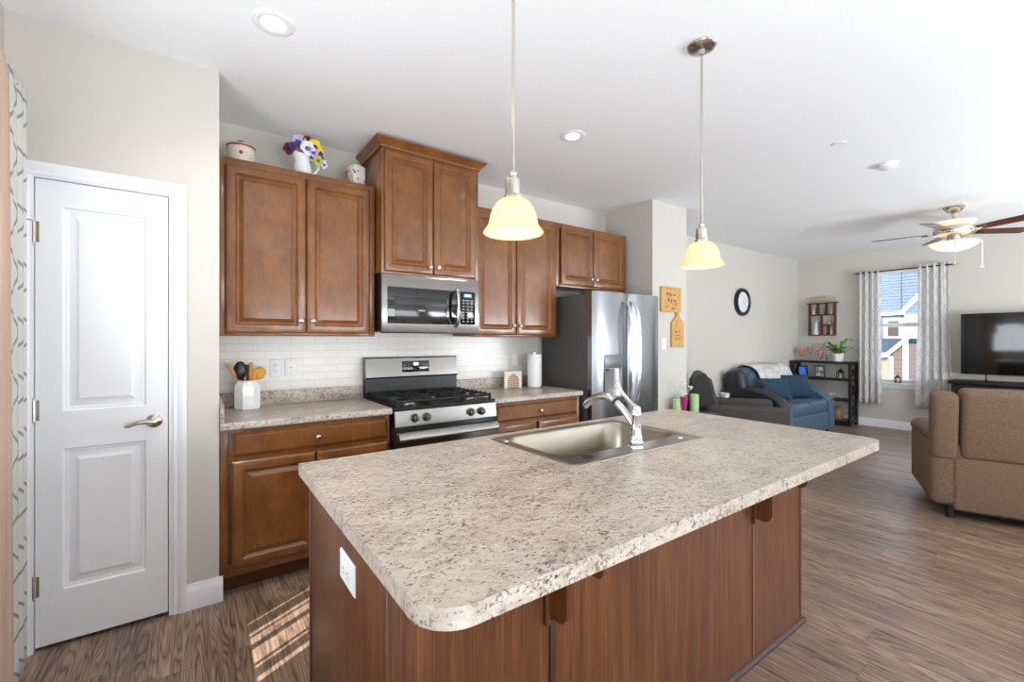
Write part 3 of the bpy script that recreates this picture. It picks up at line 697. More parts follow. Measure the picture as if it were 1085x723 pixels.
mb.prism([(0, 0), (0.016, 0), (0.015, 0.008), (0.010, 0.015), (0, 0.019)], (BX1+0.0005, BY0, 0), (1, 0, 0), (0, 0, 1), (0, 1, 0), BY1-BY0)
mb.build('shoe_molding', M['dkmould'], t)
for bx in (0.782, 1.905):
    br = MB().box(bx-0.022, bx-0.004, BY0-0.014, BY0-0.0005, 0.578, BZ-0.001, 0.004)
    poly = [(0, BZ-0.001), (0, 0.60)] + arc((0.035, 0.632), 0.036, -PI*0.55, 0, 6) + [(0.071, 0.74), (0.078, 0.775), (0.095, 0.80), (0.125, 0.812), (0.145, 0.80)] + arc((0.172, 0.798), 0.025, -PI*0.85, 0, 6) + [(0.197, BZ-0.001)]
    br.prism(poly, (bx-0.003, BY0-0.001, 0), (0, -1, 0), (0, 0, 1), (1, 0, 0), 0.02, 0.003)
    br.build('support_bracket', M['laminate'], t)

def outlet(label, c, u, n, wd, ht, kind, cat='outlet', group=None):
    c, u, n = Vector(c), Vector(u), Vector(n); v = Vector((0, 0, 1))
    if kind == 'hduplex': pass
    t = thing(cat.replace(' ', '_') if cat != 'outlet' else 'power_outlet', label, cat, c, group=group)
    o = c-u*wd/2-v*ht/2
    pl = MB().nested(o, u, v, n, wd, ht, [(0, 0.0004), (0, 0.003), (0.004, 0.006), (0.006, 0.006)]).build('cover_plate', M['white'], t)
    hz = kind.startswith('h'); a, b_ = (u, v) if hz else (v, u)
    mb = MB(); md_ = MB()
    def block(mb, cc, sa, sb, h0, h1):
        p = c+a*cc[0]+b_*cc[1]
        mb.nested(p-a*sa/2-b_*sb/2, a, b_, n, sa, sb, [(0, h0), (0, h1), (0.001, h1+0.0005)])
    if 'duplex' in kind:
        for k in (-1, 1):
            block(mb, (k*0.0195, 0), 0.028, 0.033, 0.006, 0.0078)
            for j in (-1, 1): block(md_, (k*0.0195+0.003, j*0.0065), 0.008, 0.0022, 0.0078, 0.0083)
            block(md_, (k*0.0195-0.008, 0), 0.005, 0.005, 0.0078, 0.0083)
        mb.build('receptacle', M['white'], pl); md_.build('slots', M['black'], pl)
    elif 'switch' in kind:
        block(mb, (0, 0), 0.062, 0.032, 0.006, 0.009); mb.build('rocker', M['white'], pl)
    else:
        block(md_, (0, 0), 0.006, 0.006, 0.006, 0.0075)
        for k in (-1, 1): block(md_, (k*0.042, 0), 0.004, 0.004, 0.006, 0.007)
        md_.build('jack', M['iron'], pl)
    return t
outlet('white duplex outlet on the backsplash, nearer the white crock', (0.440, YB-0.008, 1.157), (1, 0, 0), (0, -1, 0), 0.073, 0.117, 'duplex', group='outlet plates on the backsplash')
outlet('white single-jack wall plate on the backsplash beside the duplex outlet', (0.530, YB-0.008, 1.157), (1, 0, 0), (0, -1, 0), 0.073, 0.117, 'jack', group='outlet plates on the backsplash')
outlet('white rocker switch plate above the napkin holder', (2.419, YB-0.008, 1.160), (1, 0, 0), (0, -1, 0), 0.071, 0.116, 'switch', 'light switch')
outlet('white sideways outlet on the end panel of the island', (BX0, 1.222, 0.722), (0, -1, 0), (-1, 0, 0), 0.135, 0.080, 'hduplex')
outlet('white light switch under the cutting boards beside the refrigerator', (3.835, YP, 1.305), (1, 0, 0), (0, -1, 0), 0.072, 0.117, 'switch', 'light switch')

# ------------------------------------------------------------------ sink and faucet
t = thing('kitchen_sink', 'single-bowl stainless steel sink set in the island countertop', 'sink', ((SX0+SX1)/2, (SY0+SY1)/2, IZ))
mb = MB(); bx0, bx1, by0, by1 = 1.135, 1.855, 1.245, 1.655
def rr(x0, x1, y0, y1, r, z): return [mb._v((x, y, z)) for x, y in rrect(x0, x1, y0, y1, r, 8)]
rings = [rr(SX0, SX1, SY0, SY1, 0.022, IZ+0.0005), rr(SX0+0.001, SX1-0.001, SY0+0.001, SY1-0.001, 0.022, IZ+0.003), rr(SX0+0.01, SX1-0.01, SY0+0.01, SY1-0.01, 0.02, IZ+0.0055),
         rr(SX0+0.022, SX1-0.022, SY0+0.022, SY1-0.022, 0.02, IZ+0.0035), rr(bx0-0.006, bx1+0.006, by0-0.006, by1+0.006, 0.085, IZ+0.003), rr(bx0, bx1, by0, by1, 0.08, IZ-0.004),
         rr(bx0+0.008, bx1-0.008, by0+0.008, by1-0.008, 0.078, IZ-0.14), rr(bx0+0.02, bx1-0.02, by0+0.02, by1-0.02, 0.075, IZ-0.18), rr(bx0+0.055, bx1-0.055, by0+0.055, by1-0.055, 0.06, IZ-0.195), rr(1.44, 1.55, 1.40, 1.51, 0.05, IZ-0.20)]
for A, B in zip(rings, rings[1:]):
    for j in range(len(A)): mb._f((A[j], A[(j+1) % len(A)], B[(j+1) % len(B)], B[j]))
mb._f(rings[-1])
mb.build('basin', M['sink'], t, smooth=50)
MB().lathe((1.495, 1.455, IZ-0.2), [(0, 0.002), (0.03, 0.002), (0.045, 0.004), (0.05, 0.001)], 24).build('drain', M['chrome'], t)
for hx, hy, r_ in ((1.215, 1.205, 0.023), (1.115, 1.610, 0.017), (1.80, 1.20, 0.015)):
    MB().lathe((hx, hy, IZ+0.0032), [(0, 0.003), (r_*0.75, 0.004), (r_, 0.0022), (r_*1.02, 0)], 24).build('hole_cover', M['chrome'] if r_ < 0.02 else M['iron'], t)
t = thing('kitchen_faucet', 'chrome single-lever kitchen faucet on the island sink', 'faucet', (1.486, 1.19, IZ))
fx, fy = 1.486, 1.192; z0 = IZ+0.0037
mb = MB(); mb.lathe((fx, fy, z0), [(0, 0), (0.031, 0), (0.031, 0.006), (0.027, 0.012), (0.030, 0.018), (0.030, 0.030), (0.026, 0.036), (0.0245, 0.05), (0.021, 0.075), (0.0205, 0.13), (0.022, 0.134), (0.022, 0.142), (0.0205, 0.146), (0.0205, 0.156), (0.015, 0.166), (0, 0.168)], 28)
mb.build('body', M['chrome'], t)
mb = MB(); pts = [(fx, fy+0.012, 0.985), (fx, fy+0.035, 1.012), (fx, fy+0.065, 1.045), (fx, fy+0.105, 1.073)]
mb.tube(pts, [0.0130, 0.0135, 0.014, 0.0145], 16); sp = mb.build('spout', M['chrome'], t)
MB().tube([(fx, fy+0.105, 1.073), (fx, fy+0.114, 1.078)], 0.0158, 16).build('spray_collar', M['black'], sp)
mb = MB(); pts = [(fx, fy+0.114, 1.078), (fx, fy+0.15, 1.092), (fx, fy+0.195, 1.093), (fx, fy+0.24, 1.078), (fx, fy+0.275, 1.055), (fx, fy+0.295, 1.035)]
mb.tube(pts, [0.0152, 0.0158, 0.0168, 0.0175, 0.0172, 0.0145], 16); mb.build('spray_head', M['chrome'], sp)
mb = MB(); mb.tube([(fx, fy-0.004, 1.060), (fx, fy+0.02, 1.073), (fx, fy+0.055, 1.100), (fx, fy+0.08, 1.125), (fx, fy+0.098, 1.155)], [0.013, 0.011, 0.0085, 0.008, 0.0075], 12); mb.ball((fx, fy+0.100, 1.158), 0.0085, 10)
mb.ball((fx, fy, 1.062), (0.018, 0.018, 0.012), 14)
mb.build('lever', M['chrome'], t)

# ------------------------------------------------------------------ lamps on the ceiling
def pendant(x, y, label):
    t = thing('pendant_lamp', label, 'pendant light', (x, y, ZC), group='glass pendant lamps over the island')
    MB().lathe((x, y, ZC), [(0, -0.002), (0.064, -0.002), (0.066, -0.008), (0.060, -0.016), (0.046, -0.022), (0.016, -0.026), (0.010, -0.045), (0, -0.048)], 28).build('ceiling_canopy', M['nickel'], t)
    MB().cyl((x, y, ZC-0.045), (x, y, 1.875), 0.0055, 10).build('rod', M['nickel'], t)
    MB().lathe((x, y, 1.80), [(0.030, 0.004), (0.031, 0.012), (0.026, 0.016), (0.026, 0.06), (0.024, 0.068), (0.010, 0.072), (0.010, 0.080), (0.013, 0.086), (0.010, 0.094), (0, 0.096)], 24).build('socket', M['nickel'], t)
    prof = [(0.026, 0.112), (0.040, 0.108), (0.056, 0.096), (0.069, 0.076), (0.076, 0.055), (0.080, 0.034), (0.082, 0.024), (0.090, 0.014), (0.0975, 0.004), (0.0985, 0.0), (0.095, -0.003)]
    inner = [(r-0.004, z) for r, z in prof[::-1]]
    MB().lathe((x, y, 1.693), prof+inner+[prof[0]], 40).build('lamp_shade', M['shade'], t)
    mb = MB(); mb.ball((x, y, 1.735), (0.027, 0.027, 0.028), 16); mb.cyl((x, y, 1.755), (x, y, 1.80), 0.014, 12)
    mb.build('bulb', M['bulb'], t)
    l = lamp('pendant_light', 'POINT', (x, y, 1.70), None, 0.55, (1.0, 0.9, 0.74), shadow_soft_size=0.03)
pendant(0.845, 1.173, 'amber glass pendant lamp on a nickel rod, hanging nearer the tall cabinet')
pendant(1.935, 1.173, 'amber glass pendant lamp whose round nickel canopy shows on the ceiling')
def downlight(x, y, label):
    t = thing('recessed_light', label, 'ceiling light', (x, y, ZC), group='recessed downlights in the kitchen ceiling')
    MB().lathe((x, y, ZC), [(0.046, -0.002), (0.052, -0.006), (0.070, -0.007), (0.084, -0.004), (0.088, -0.0004)], 32).build('trim_ring', M['white'], t)
    MB().lathe((x, y, ZC-0.002), [(0, -0.003), (0.049, -0.002)], 32).build('lens', M['led'], t)
    lamp('downlight', 'SPOT', (x, y, ZC-0.02), (0, 0, -1), 26, (1.0, 0.93, 0.84), spot_size=2.4, spot_blend=0.9, shadow_soft_size=0.06)
downlight(0.278, 2.175, 'lit recessed downlight nearer the pantry wall')
downlight(2.082, 2.200, 'lit recessed downlight above the range aisle, between the two pendants')
t = thing('smoke_detector', 'round white smoke detector on the ceiling before the fan', 'smoke detector', (4.432, 1.116, ZC))
MB().lathe((4.432, 1.116, ZC), [(0, -0.0005), (0.066, -0.0005), (0.066, -0.008), (0.058, -0.010)], 28).build('base', M['white'], t)
MB().lathe((4.432, 1.116, ZC), [(0.058, -0.010), (0.056, -0.030), (0.045, -0.036), (0, -0.038)], 28).build('cover', M['white'], t)
for x, y, lb in ((3.686, 1.197, 'flat white sprinkler cover on the ceiling near the smoke detector'), (6.403, 2.395, 'flat white sprinkler cover on the ceiling beyond the fan')):
    tag(MB().lathe((x, y, ZC), [(0, -0.005), (0.04, -0.005), (0.043, -0.0005)], 24).build('sprinkler_cover', M['white'], origin=(x, y, ZC)), lb, 'sprinkler cover', 'sprinkler covers')

# ceiling fan
FXc, FYc = 6.40, 1.07
t = thing('ceiling_fan', 'five-blade ceiling fan with a lit glass bowl and pull chains', 'ceiling fan', (FXc, FYc, ZC))
fc = (FXc, FYc)
MB().lathe((*fc, ZC), [(0, -0.001), (0.085, -0.001), (0.086, -0.012), (0.06, -0.05), (0.03, -0.07), (0.016, -0.075), (0, -0.075)], 28).build('ceiling_canopy', M['nickel'], t)
MB().cyl((*fc, ZC-0.07), (*fc, 2.56), 0.014, 14).build('downrod', M['nickel'], t)
mb = MB(); mb.lathe((*fc, 2.42), [(0, 0.0), (0.10, 0.0), (0.155, 0.02), (0.165, 0.05), (0.16, 0.085), (0.12, 0.11), (0.03, 0.135), (0, 0.14)], 32); mb.build('motor_housing', M['nickel'], t)
MB().lathe((*fc, 2.462), [(0.100, 0.0), (0.135, 0.05), (0.168, 0.105), (0.163, 0.107), (0.12, 0.07)], 32).build('uplight_bowl', M['bowl'], t)
MB().lathe((*fc, 2.355), [(0, 0), (0.06, 0), (0.065, 0.02), (0.05, 0.065), (0, 0.065)], 24).build('light_fitter', M['nickel'], t)
MB().lathe((*fc, 2.268), [(0, 0), (0.06, 0.006), (0.12, 0.022), (0.165, 0.045), (0.190, 0.072), (0.195, 0.085), (0.188, 0.088), (0.06, 0.088)], 36).build('light_bowl', M['bowl'], t)
lamp('fan_light', 'POINT', (*fc, 2.22), None, 6, (1.0, 0.92, 0.8), shadow_soft_size=0.12)
M['fanblade'] = wood('fan_blade_walnut', [(0.3, lin((66, 36, 28))), (0.6, lin((96, 56, 44))), (0.8, lin((120, 76, 60)))], rough=0.35)
for k in range(5):
    a = math.radians(101+72*k); R = RZ(a); ax = R @ Vector((1, 0, 0)); ay = R @ Vector((0, 1, 0))
    cz = 2.462
    mb = MB(); poly = [(0.20, -0.055), (0.62, -0.070)] + arc((0.625, -0.03), 0.04, -PI/2, 0, 4)[1:] + arc((0.625, 0.03), 0.04, 0, PI/2, 4)[1:] + [(0.20, 0.055)]
    up = Vector((0, 0, 1)); tilt = (ay*math.cos(0.2)-up*math.sin(0.2)); nn = ax.cross(tilt)
    mb.prism(poly, Vector((*fc, cz)), ax, tilt, nn, 0.006, 0.001); bl = mb.build('blade', M['fanblade'], t)
    mb = MB(); p = Vector((*fc, cz-0.004))
    mb.tube([p+ax*0.13, p+ax*0.18-up*0.006, p+ax*0.25-up*0.002], [0.018, 0.020, 0.028], 8, flat=0.35); mb.build('blade_iron', M['nickel'], bl)
rv = Vector((0.814, -0.581, 0))   # chains hang on either side of the bowl
for k, dz in ((-1, 0.20), (1, 0.24)):
    p = Vector((*fc, 2.345))+rv*0.14*k+Vector((-0.581, -0.814, 0))*0.145
    mb = MB(); mb.tube([Vector((*fc, 2.37))+(p-Vector((*fc, 2.345)))*0.3, p+Vector((0, 0, 0.01)), p, p-Vector((0, 0, dz))], 0.0035, 6); mb.lathe(p-Vector((0, 0, dz+0.045)), [(0, 0), (0.010, 0.006), (0.011, 0.02), (0.005, 0.04), (0, 0.046)], 12)
    mb.build('pull_chain', simple('brass_chain%d' % k, (222, 196, 160), 0.35, 0.6), t)

# ------------------------------------------------------------------ things on the kitchen counters
t = thing('utensil_crock', 'white octagonal ceramic crock full of cooking utensils', 'crock', (0.262, 3.20, 0.914))
mb = MB(); Rz = RZ(PI/8)
mb.lathe((0.262, 3.20, 0.9145), [(0, 0), (0.066, 0), (0.072, 0.006), (0.074, 0.02), (0.074, 0.135), (0.072, 0.15), (0.060, 0.164), (0.058, 0.168), (0.060, 0.180), (0.054, 0.180), (0.052, 0.160), (0.062, 0.14), (0.062, 0.012), (0, 0.010)], 8, Rz)
mb.build('pot', M['ceramic'], t, smooth=20)
def utensil(name, label, pts, rs, m, extra=None):
    mb = MB(); mb.tube(pts, rs, 10)
    if extra: extra(mb)
    return tag(mb.build(name, m, origin=pts[0]), label, 'utensil', 'utensils in the white crock')
ux, uy = 0.262, 3.20; zi = 0.927
M['oak'] = simple('pale_wood', (206, 152, 92), 0.5, 0, 0.3, 0.12, 30); M['walnutw'] = simple('mid_brown_wood', (150, 92, 52), 0.5, 0, 0.3, 0.12, 30); M['yellowwood'] = simple('yellow_bamboo', (216, 160, 62), 0.45, 0, 0.3, 0.1, 30)
M['blackplastic'] = simple('black_nylon', (16, 16, 17), 0.3, 0, 0.5)
utensil('wooden_spatula', 'yellow bamboo spatula leaning toward the pantry wall in the crock', [(ux+0.03, uy-0.01, zi), (ux-0.042, uy, 1.092), (ux-0.075, uy-0.01, 1.15), (ux-0.105, uy-0.01, 1.2)], [0.006, 0.007, 0.010, 0.012], M['oak'])
utensil('nylon_spoon', 'black nylon serving spoon standing in the crock', [(ux+0.01, uy+0.01, zi), (ux-0.02, uy+0.012, 1.09), (ux-0.028, uy+0.01, 1.11)], [0.006, 0.008, 0.012], M['blackplastic'], lambda mb: mb.ball((ux-0.038, uy-0.005, 1.155), (0.036, 0.014, 0.058), 16))
utensil('wooden_spoon', 'mid-brown wooden stirring spoon behind the black spoon', [(ux, uy+0.03, zi), (ux+0.004, uy+0.03, 1.09), (ux+0.008, uy+0.028, 1.19)], [0.007, 0.008, 0.016], M['walnutw'])
utensil('wooden_fork', 'pale wooden fork standing in the middle of the crock', [(ux-0.02, uy-0.02, zi), (ux+0.022, uy-0.02, 1.09), (ux+0.016, uy-0.02, 1.13), (ux+0.020, uy-0.02, 1.205)], [0.007, 0.009, 0.010, 0.012], M['oak'])
utensil('slotted_spoon', 'yellow slotted ladle at the outlet side of the crock', [(ux-0.02, uy, zi), (ux+0.035, uy, 1.085), (ux+0.05, uy, 1.11)], [0.006, 0.007, 0.012], M['yellowwood'], lambda mb: mb.ball((ux+0.066, uy-0.004, 1.135), (0.036, 0.015, 0.042), 16, RY(0.35)))
utensil('bamboo_tongs', 'yellow bamboo tongs beside the slotted ladle in the crock', [(ux+0.0, uy-0.035, zi), (ux+0.03, uy-0.03, 1.09), (ux+0.043, uy-0.03, 1.165)], [0.006, 0.008, 0.013], M['yellowwood'])

t = thing('napkin_holder', 'cream arched napkin holder with slatted opening, under the switch plate', 'napkin holder', (2.318, 3.215, 0.914))
mb = MB(); c0 = Vector((2.226, 3.235, 0.9145)); w_, h_ = 0.186, 0.150
mb.prism([(0, 0), (0.03, 0), (0.03, 0.05)] + [(0.093+0.063*math.cos(a), 0.062+0.062*math.sin(a)) for a in [PI-PI*i/10 for i in range(11)]] + [(0.156, 0.05), (0.156, 0), (w_, 0), (w_, h_-0.012), (w_+0.006, h_-0.008), (w_+0.006, h_), (-0.006, h_), (-0.006, h_-0.008), (0, h_-0.012)], c0, (1, 0, 0), (0, 0, 1), (0, -1, 0), 0.016, 0.0015)
mb.build('front_plate', simple('cream_plaster', (226, 216, 203), 0.6, 0, 0.3, 0.03, 40), t)
mb = MB(); mb.box(2.232, 2.406, 3.236, 3.25, 0.9145, 1.04, 0.002)
mb.build('back_plate', simple('brown_wicker', (150, 116, 86), 0.7), t)
mb = MB()
for k in range(7): mb.box(2.254, 2.385, 3.229, 3.2355, 0.922+k*0.016, 0.930+k*0.016, 0.001)
mb.build('slats', simple('cream_slats', (208, 190, 170), 0.6), t)
t = thing('paper_towel_holder', 'chrome countertop paper towel stand beside the refrigerator', 'paper towel holder', (2.51, 3.17, 0.914))
tx, ty = 2.515, 3.16
MB().lathe((tx, ty, 0.9145), [(0, 0), (0.078, 0), (0.080, 0.005), (0.07, 0.011), (0, 0.013)], 28).build('base', M['chrome'], t)
mb = MB(); mb.cyl((tx, ty, 0.926), (tx, ty, 1.232), 0.006, 10); mb.ball((tx, ty, 1.238), 0.011, 12); mb.build('post', M['chrome'], t)
mb = MB(); mb.lathe((tx, ty, 0.9285), [(0.022, 0), (0.063, 0), (0.064, 0.003), (0.064, 0.284), (0.063, 0.287), (0.022, 0.287), (0.020, 0.27), (0.020, 0.01), (0.022, 0)], 36)
tag(mb.build('paper_towel_roll', simple('white_paper', (240, 240, 240), 0.95, 0, 0.1, 0.02, 90, 0.2), origin=(tx, ty, 0.9285)), 'full roll of white paper towels on the chrome stand', 'paper towels')

# ------------------------------------------------------------------ on top of the wall cabinet
zt = 2.4045
t = thing('lidded_pot', 'cream lidded pot with red rim on the wide wall cabinet', 'pot', (0.228, 3.17, zt))
M['cream'] = simple('cream_glaze', (222, 212, 196), 0.3, 0, 0.5, 0.02, 20); M['redglaze'] = simple('red_glaze', (150, 40, 34), 0.3)
MB().lathe((0.228, 3.17, zt), [(0, 0), (0.070, 0), (0.073, 0.006), (0.074, 0.105), (0.076, 0.112), (0, 0.112)], 32).build('pot_body', M['cream'], t)
MB().lathe((0.228, 3.17, zt), [(0.077, 0.108), (0.079, 0.112), (0.079, 0.117), (0.075, 0.120)], 32).build('rim_band', M['redglaze'], t)
ld = MB().lathe((0.228, 3.17, zt+0.1185), [(0.077, 0), (0.066, 0.012), (0.035, 0.022), (0, 0.024)], 32).build('lid', M['cream'], t)
MB().ball((0.228, 3.17, zt+0.150), (0.020, 0.020, 0.013), 14).build('lid_knob', simple('brown_knob', (110, 60, 42), 0.4), ld)
mb = MB(); mb.ball((0.222, 3.097, zt+0.066), (0.011, 0.003, 0.012), 10)
mb.build('painted_heart', M['redglaze'], t)
mb = MB()
for dx, dz in ((0.03, 0.07), (0.038, 0.055), (0.045, 0.075), (0.05, 0.06), (0.02, 0.085), (0.035, 0.09)): mb.ball((0.222+dx, 3.17-math.sqrt(max(0, 0.0745**2-(dx-0.006)**2)), zt+dz-0.015), (0.0035, 0.0015, 0.0035), 6)
mb.build('painted_dots', simple('grey_print', (120, 110, 108), 0.5), t)

pcx, pcy = 0.572, 3.16
t = thing('pitcher', 'white ceramic pitcher holding pansies on the wide wall cabinet', 'pitcher', (pcx, pcy, zt))
mb = MB(); prof = [(0, 0), (0.044, 0), (0.048, 0.006), (0.056, 0.035), (0.055, 0.065), (0.046, 0.10), (0.044, 0.125), (0.052, 0.15)]
mb.lathe((pcx, pcy, zt), prof+[(0.048, 0.148), (0.040, 0.125), (0.042, 0.10), (0.050, 0.065), (0.048, 0.02), (0, 0.012)], 32)
mb.bm.verts.ensure_lookup_table()
for v in mb.bm.verts:
    k = max(0.0, (v.co.z-zt-0.10)/0.05); dx = -(v.co.x-pcx)/0.052
    if dx > 0.5 and k > 0: v.co.x -= 0.05*k*(dx-0.5)*2*0.6; v.co.z += 0.025*k*(dx-0.5)*2
mb.build('pitcher_body', M['ceramic'], t)
mb = MB(); mb.tube([(pcx+0.045, pcy-0.01, zt+0.128), (pcx+0.075, pcy-0.015, zt+0.135), (pcx+0.095, pcy-0.018, zt+0.11), (pcx+0.092, pcy-0.018, zt+0.07), (pcx+0.07, pcy-0.014, zt+0.04), (pcx+0.052, pcy-0.01, zt+0.035)], 0.008, 10); mb.build('pitcher_handle', M['ceramic'], t)
PC = {'violet': ((176, 160, 214), (70, 46, 130)), 'yellow': ((232, 200, 40), (70, 30, 24)), 'maroon': ((98, 30, 58), (40, 14, 24)), 'white': ((226, 222, 232), (110, 80, 160)), 'purple': ((92, 48, 128), (40, 16, 60)), 'lime': ((178, 196, 70), (90, 120, 40))}
PM = {k: (simple('petal_'+k, a, 0.6, 0, 0.2, 0.1, 60), simple('petal_heart_'+k, b_, 0.6)) for k, (a, b_) in PC.items()}
M['leaf'] = simple('leaf_green', (62, 104, 40), 0.5, 0, 0.3, 0.25, 40); M['stem'] = simple('stem_green', (78, 112, 50), 0.55)
def pansy(kind, dx, dz, dy, r, label, tiltx=0.0):
    c = Vector((pcx+dx, pcy+dy, zt+dz)); n = Vector((tiltx, -1, -0.15)).normalized(); R = n.to_track_quat('Z', 'Y').to_matrix()
    t = thing('pansy', label, 'flower', c, group='pansies in the white pitcher')
    MB().tube([(pcx+dx*0.12, pcy+0.01, zt+0.03), (pcx+dx*0.4, pcy+dy*0.3, zt+0.15), c+Vector((0, 0.012, -0.004))], 0.0025, 6).build('stem', M['stem'], t)
    for a, s_ in ((PI/2+0.5, 0), (PI/2-0.5, 0), (PI+0.15, 1), (-0.15, 1), (-PI/2, 2)):
        rr_ = r*(1.0 if s_ != 2 else 1.15); d = R @ Vector((math.cos(a), math.sin(a), 0))
        MB().ball(c+d*rr_*0.52+n*0.002*s_, (rr_*0.66, rr_*0.62, 0.004), 12, R @ RZ(a) @ RY(-0.25)).build('petal', PM[kind][0], t)
    MB().ball(c+n*0.006-Vector((0, 0, r*0.15)), (r*0.46, r*0.40, 0.005), 10, R).build('flower_heart', PM[kind][1], t)
pansy('violet', -0.033, 0.225, -0.030, 0.036, 'pale violet pansy at the top of the pitcher bunch, nearest the pot')
pansy('maroon', -0.082, 0.170, -0.020, 0.033, 'dark maroon pansy drooping over the pitcher spout', -0.5)
pansy('white', 0.019, 0.185, -0.060, 0.039, 'large white and violet pansy at the centre of the bunch')
pansy('yellow', 0.065, 0.212, -0.040, 0.040, 'bright yellow pansy with dark heart, above the white one')
pansy('maroon', 0.029, 0.258, 0.010, 0.029, 'small dark maroon pansy at the very top of the bunch')
pansy('purple', 0.086, 0.170, -0.030, 0.030, 'deep purple pansy just below the yellow one', 0.3)
pansy('yellow', 0.115, 0.192, 0.000, 0.027, 'small yellow pansy on the handle side of the bunch', 0.5)
pansy('lime', 0.084, 0.125, -0.045, 0.029, 'lime green pansy just above the pitcher handle', 0.3)
pansy('white', 0.125, 0.115, -0.020, 0.026, 'small white pansy hanging lowest beside the pitcher handle', 0.6)
pansy('violet', 0.055, 0.165, -0.06, 0.026, 'violet pansy low at the pitcher neck, between the white and lime ones')
pansy('yellow', -0.005, 0.262, 0.01, 0.026, 'yellow pansy peeking out behind the top violet one')
pansy('violet', 0.118, 0.158, -0.01, 0.024, 'pale violet pansy on the handle side, above the lowest white one', 0.5)
pansy('purple', -0.062, 0.182, -0.045, 0.024, 'purple pansy beside the drooping maroon one', -0.3)
mb = MB()
for k in range(22):
    a = random.uniform(0, 2*PI); r_ = random.uniform(0.02, 0.09); c = Vector((pcx+0.02+r_*math.cos(a), pcy+r_*0.6*math.sin(a), zt+random.uniform(0.15, 0.21)))
    mb.ball(c, (0.022, 0.012, 0.004), 8, RZ(a) @ RY(random.uniform(-0.8, 0.3)))
    mb.tube([(pcx+0.005*math.cos(a), pcy, zt+0.05), c], 0.0018, 5)
tag(mb.build('pansy_leaves', M['leaf'], origin=(pcx, pcy, zt+0.05)), 'green leaves among the pansies in the pitcher', 'leaves', kind='stuff')
t = thing('floral_canister', 'small white canister with red floral specks against the tall cabinet', 'canister', (0.915, 3.17, zt))
q_ = NT('red_speckle_porcelain'); sp_ = q_.voronoi(q_.coord(), 40); q_.base(q_.ramp(sp_, [(0.0, lin((140, 30, 36))), (0.24, lin((170, 60, 60))), (0.29, lin((232, 226, 222)))]), 0.35)
MB().obox((0.920, 3.165, zt+0.078), (0.092, 0.085, 0.155), RZ(0.25), 0.006).build('canister_body', q_.m, t)
MB().obox((0.920, 3.165, zt+0.159), (0.070, 0.065, 0.007), RZ(0.25), 0.003).build('lid', M['cream'], t)
mb = MB(); mb.tube([(0.876, 3.175, zt+0.12), (0.858, 3.18, zt+0.115), (0.858, 3.18, zt+0.075), (0.876, 3.175, zt+0.07)], 0.005, 8); mb.build('handle', M['walnutw'], t)

# ------------------------------------------------------------------ wall things
def cutting_board(name, label, poly, c, th, m, extra=None):
    t = thing(name, label, 'cutting board', c, group='wooden cutting boards on the wall')
    x, y, z = c
    MB().prism(poly, (x, y-0.001, z), (1, 0, 0), (0, 0, 1), (0, -1, 0), th, 0.003).build('board', m, t)
    mb = MB(); extra(mb); mb.build('burnt_mark', simple('burnt_'+name, (132, 84, 40), 0.6), t)
M['bamboo'] = wood('bamboo_board', [(0.3, lin((176, 128, 66))), (0.55, lin((206, 160, 94))), (0.8, lin((222, 184, 122)))], scale=(14, 14, 2.0), rough=0.5, coat=0.0, mott=0.3)
bx, by = 3.93, YP
def marks1(mb):
    y = by-0.0225
    mb.box(bx-0.10, bx+0.07, y, y+0.001, 1.862, 1.868)
    mb.box(bx+0.118, bx+0.124, y, y+0.001, 1.72, 1.80)
    for k, (x0, z0, w_, h_) in enumerate(((-0.09, 1.80, 0.05, 0.02), (-0.03, 1.785, 0.03, 0.035), (0.02, 1.795, 0.05, 0.015), (-0.06, 1.735, 0.03, 0.03), (-0.01, 1.72, 0.02, 0.045), (0.035, 1.735, 0.045, 0.02), (-0.08, 1.675, 0.02, 0.02), (0.0, 1.66, 0.06, 0.012), (0.06, 1.70, 0.02, 0.03))):
        mb.box(bx+x0, bx+x0+w_, y, y+0.001, z0, z0+h_)
cutting_board('cutting_board', 'square bamboo cutting board with burnt marks, upper one beside the refrigerator', rrect(-0.165, 0.165, -0.128, 0.128, 0.012, 3), (bx, by, 1.758), 0.021, M['bamboo'], marks1)
px_ = 4.045
def marks2(mb):
    y = by-0.0195
    for x0, z0, w_, h_ in ((-0.05, 1.42, 0.03, 0.02), (0.0, 1.43, 0.04, 0.012), (-0.03, 1.385, 0.05, 0.012), (-0.04, 1.345, 0.02, 0.025), (0.01, 1.35, 0.03, 0.012)): mb.box(px_+x0, px_+x0+w_, y, y+0.001, z0, z0+h_)
poly = [(-0.100, -0.185), (0.100, -0.185), (0.105, -0.17), (0.103, 0.06), (0.085, 0.085), (0.04, 0.115), (0.028, 0.14), (0.026, 0.185)] + arc((0, 0.19), 0.024, 0, PI, 6) + [(-0.026, 0.185), (-0.028, 0.14), (-0.04, 0.115), (-0.085, 0.085), (-0.103, 0.06), (-0.105, -0.17)]
cutting_board('cutting_board', 'paddle-shaped bamboo cutting board with a handle, hanging below the square one', poly, (px_, by, 1.458), 0.018, M['bamboo'], marks2)
t = thing('wall_clock', 'round dark-rimmed wall clock over the seating corner', 'clock', (6.67, YLV, 1.915))
Rc = RX(PI/2)
MB().lathe((6.67, YLV-0.001, 1.915), [(0.0, 0.0), (0.205, 0), (0.21, 0.02), (0.20, 0.05), (0.185, 0.055), (0.16, 0.045), (0.15, 0.03), (0.0, 0.028)], 40, Rc).build('case', simple('pewter_black', (44, 42, 42), 0.35, 0.3), t)
cf = MB().lathe((6.67, YLV-0.030, 1.915), [(0, 0), (0.152, 0), (0.152, 0.003), (0, 0.003)], 40, Rc).build('dial', simple('pale_dial', (222, 226, 230), 0.4), t)
mb = MB()
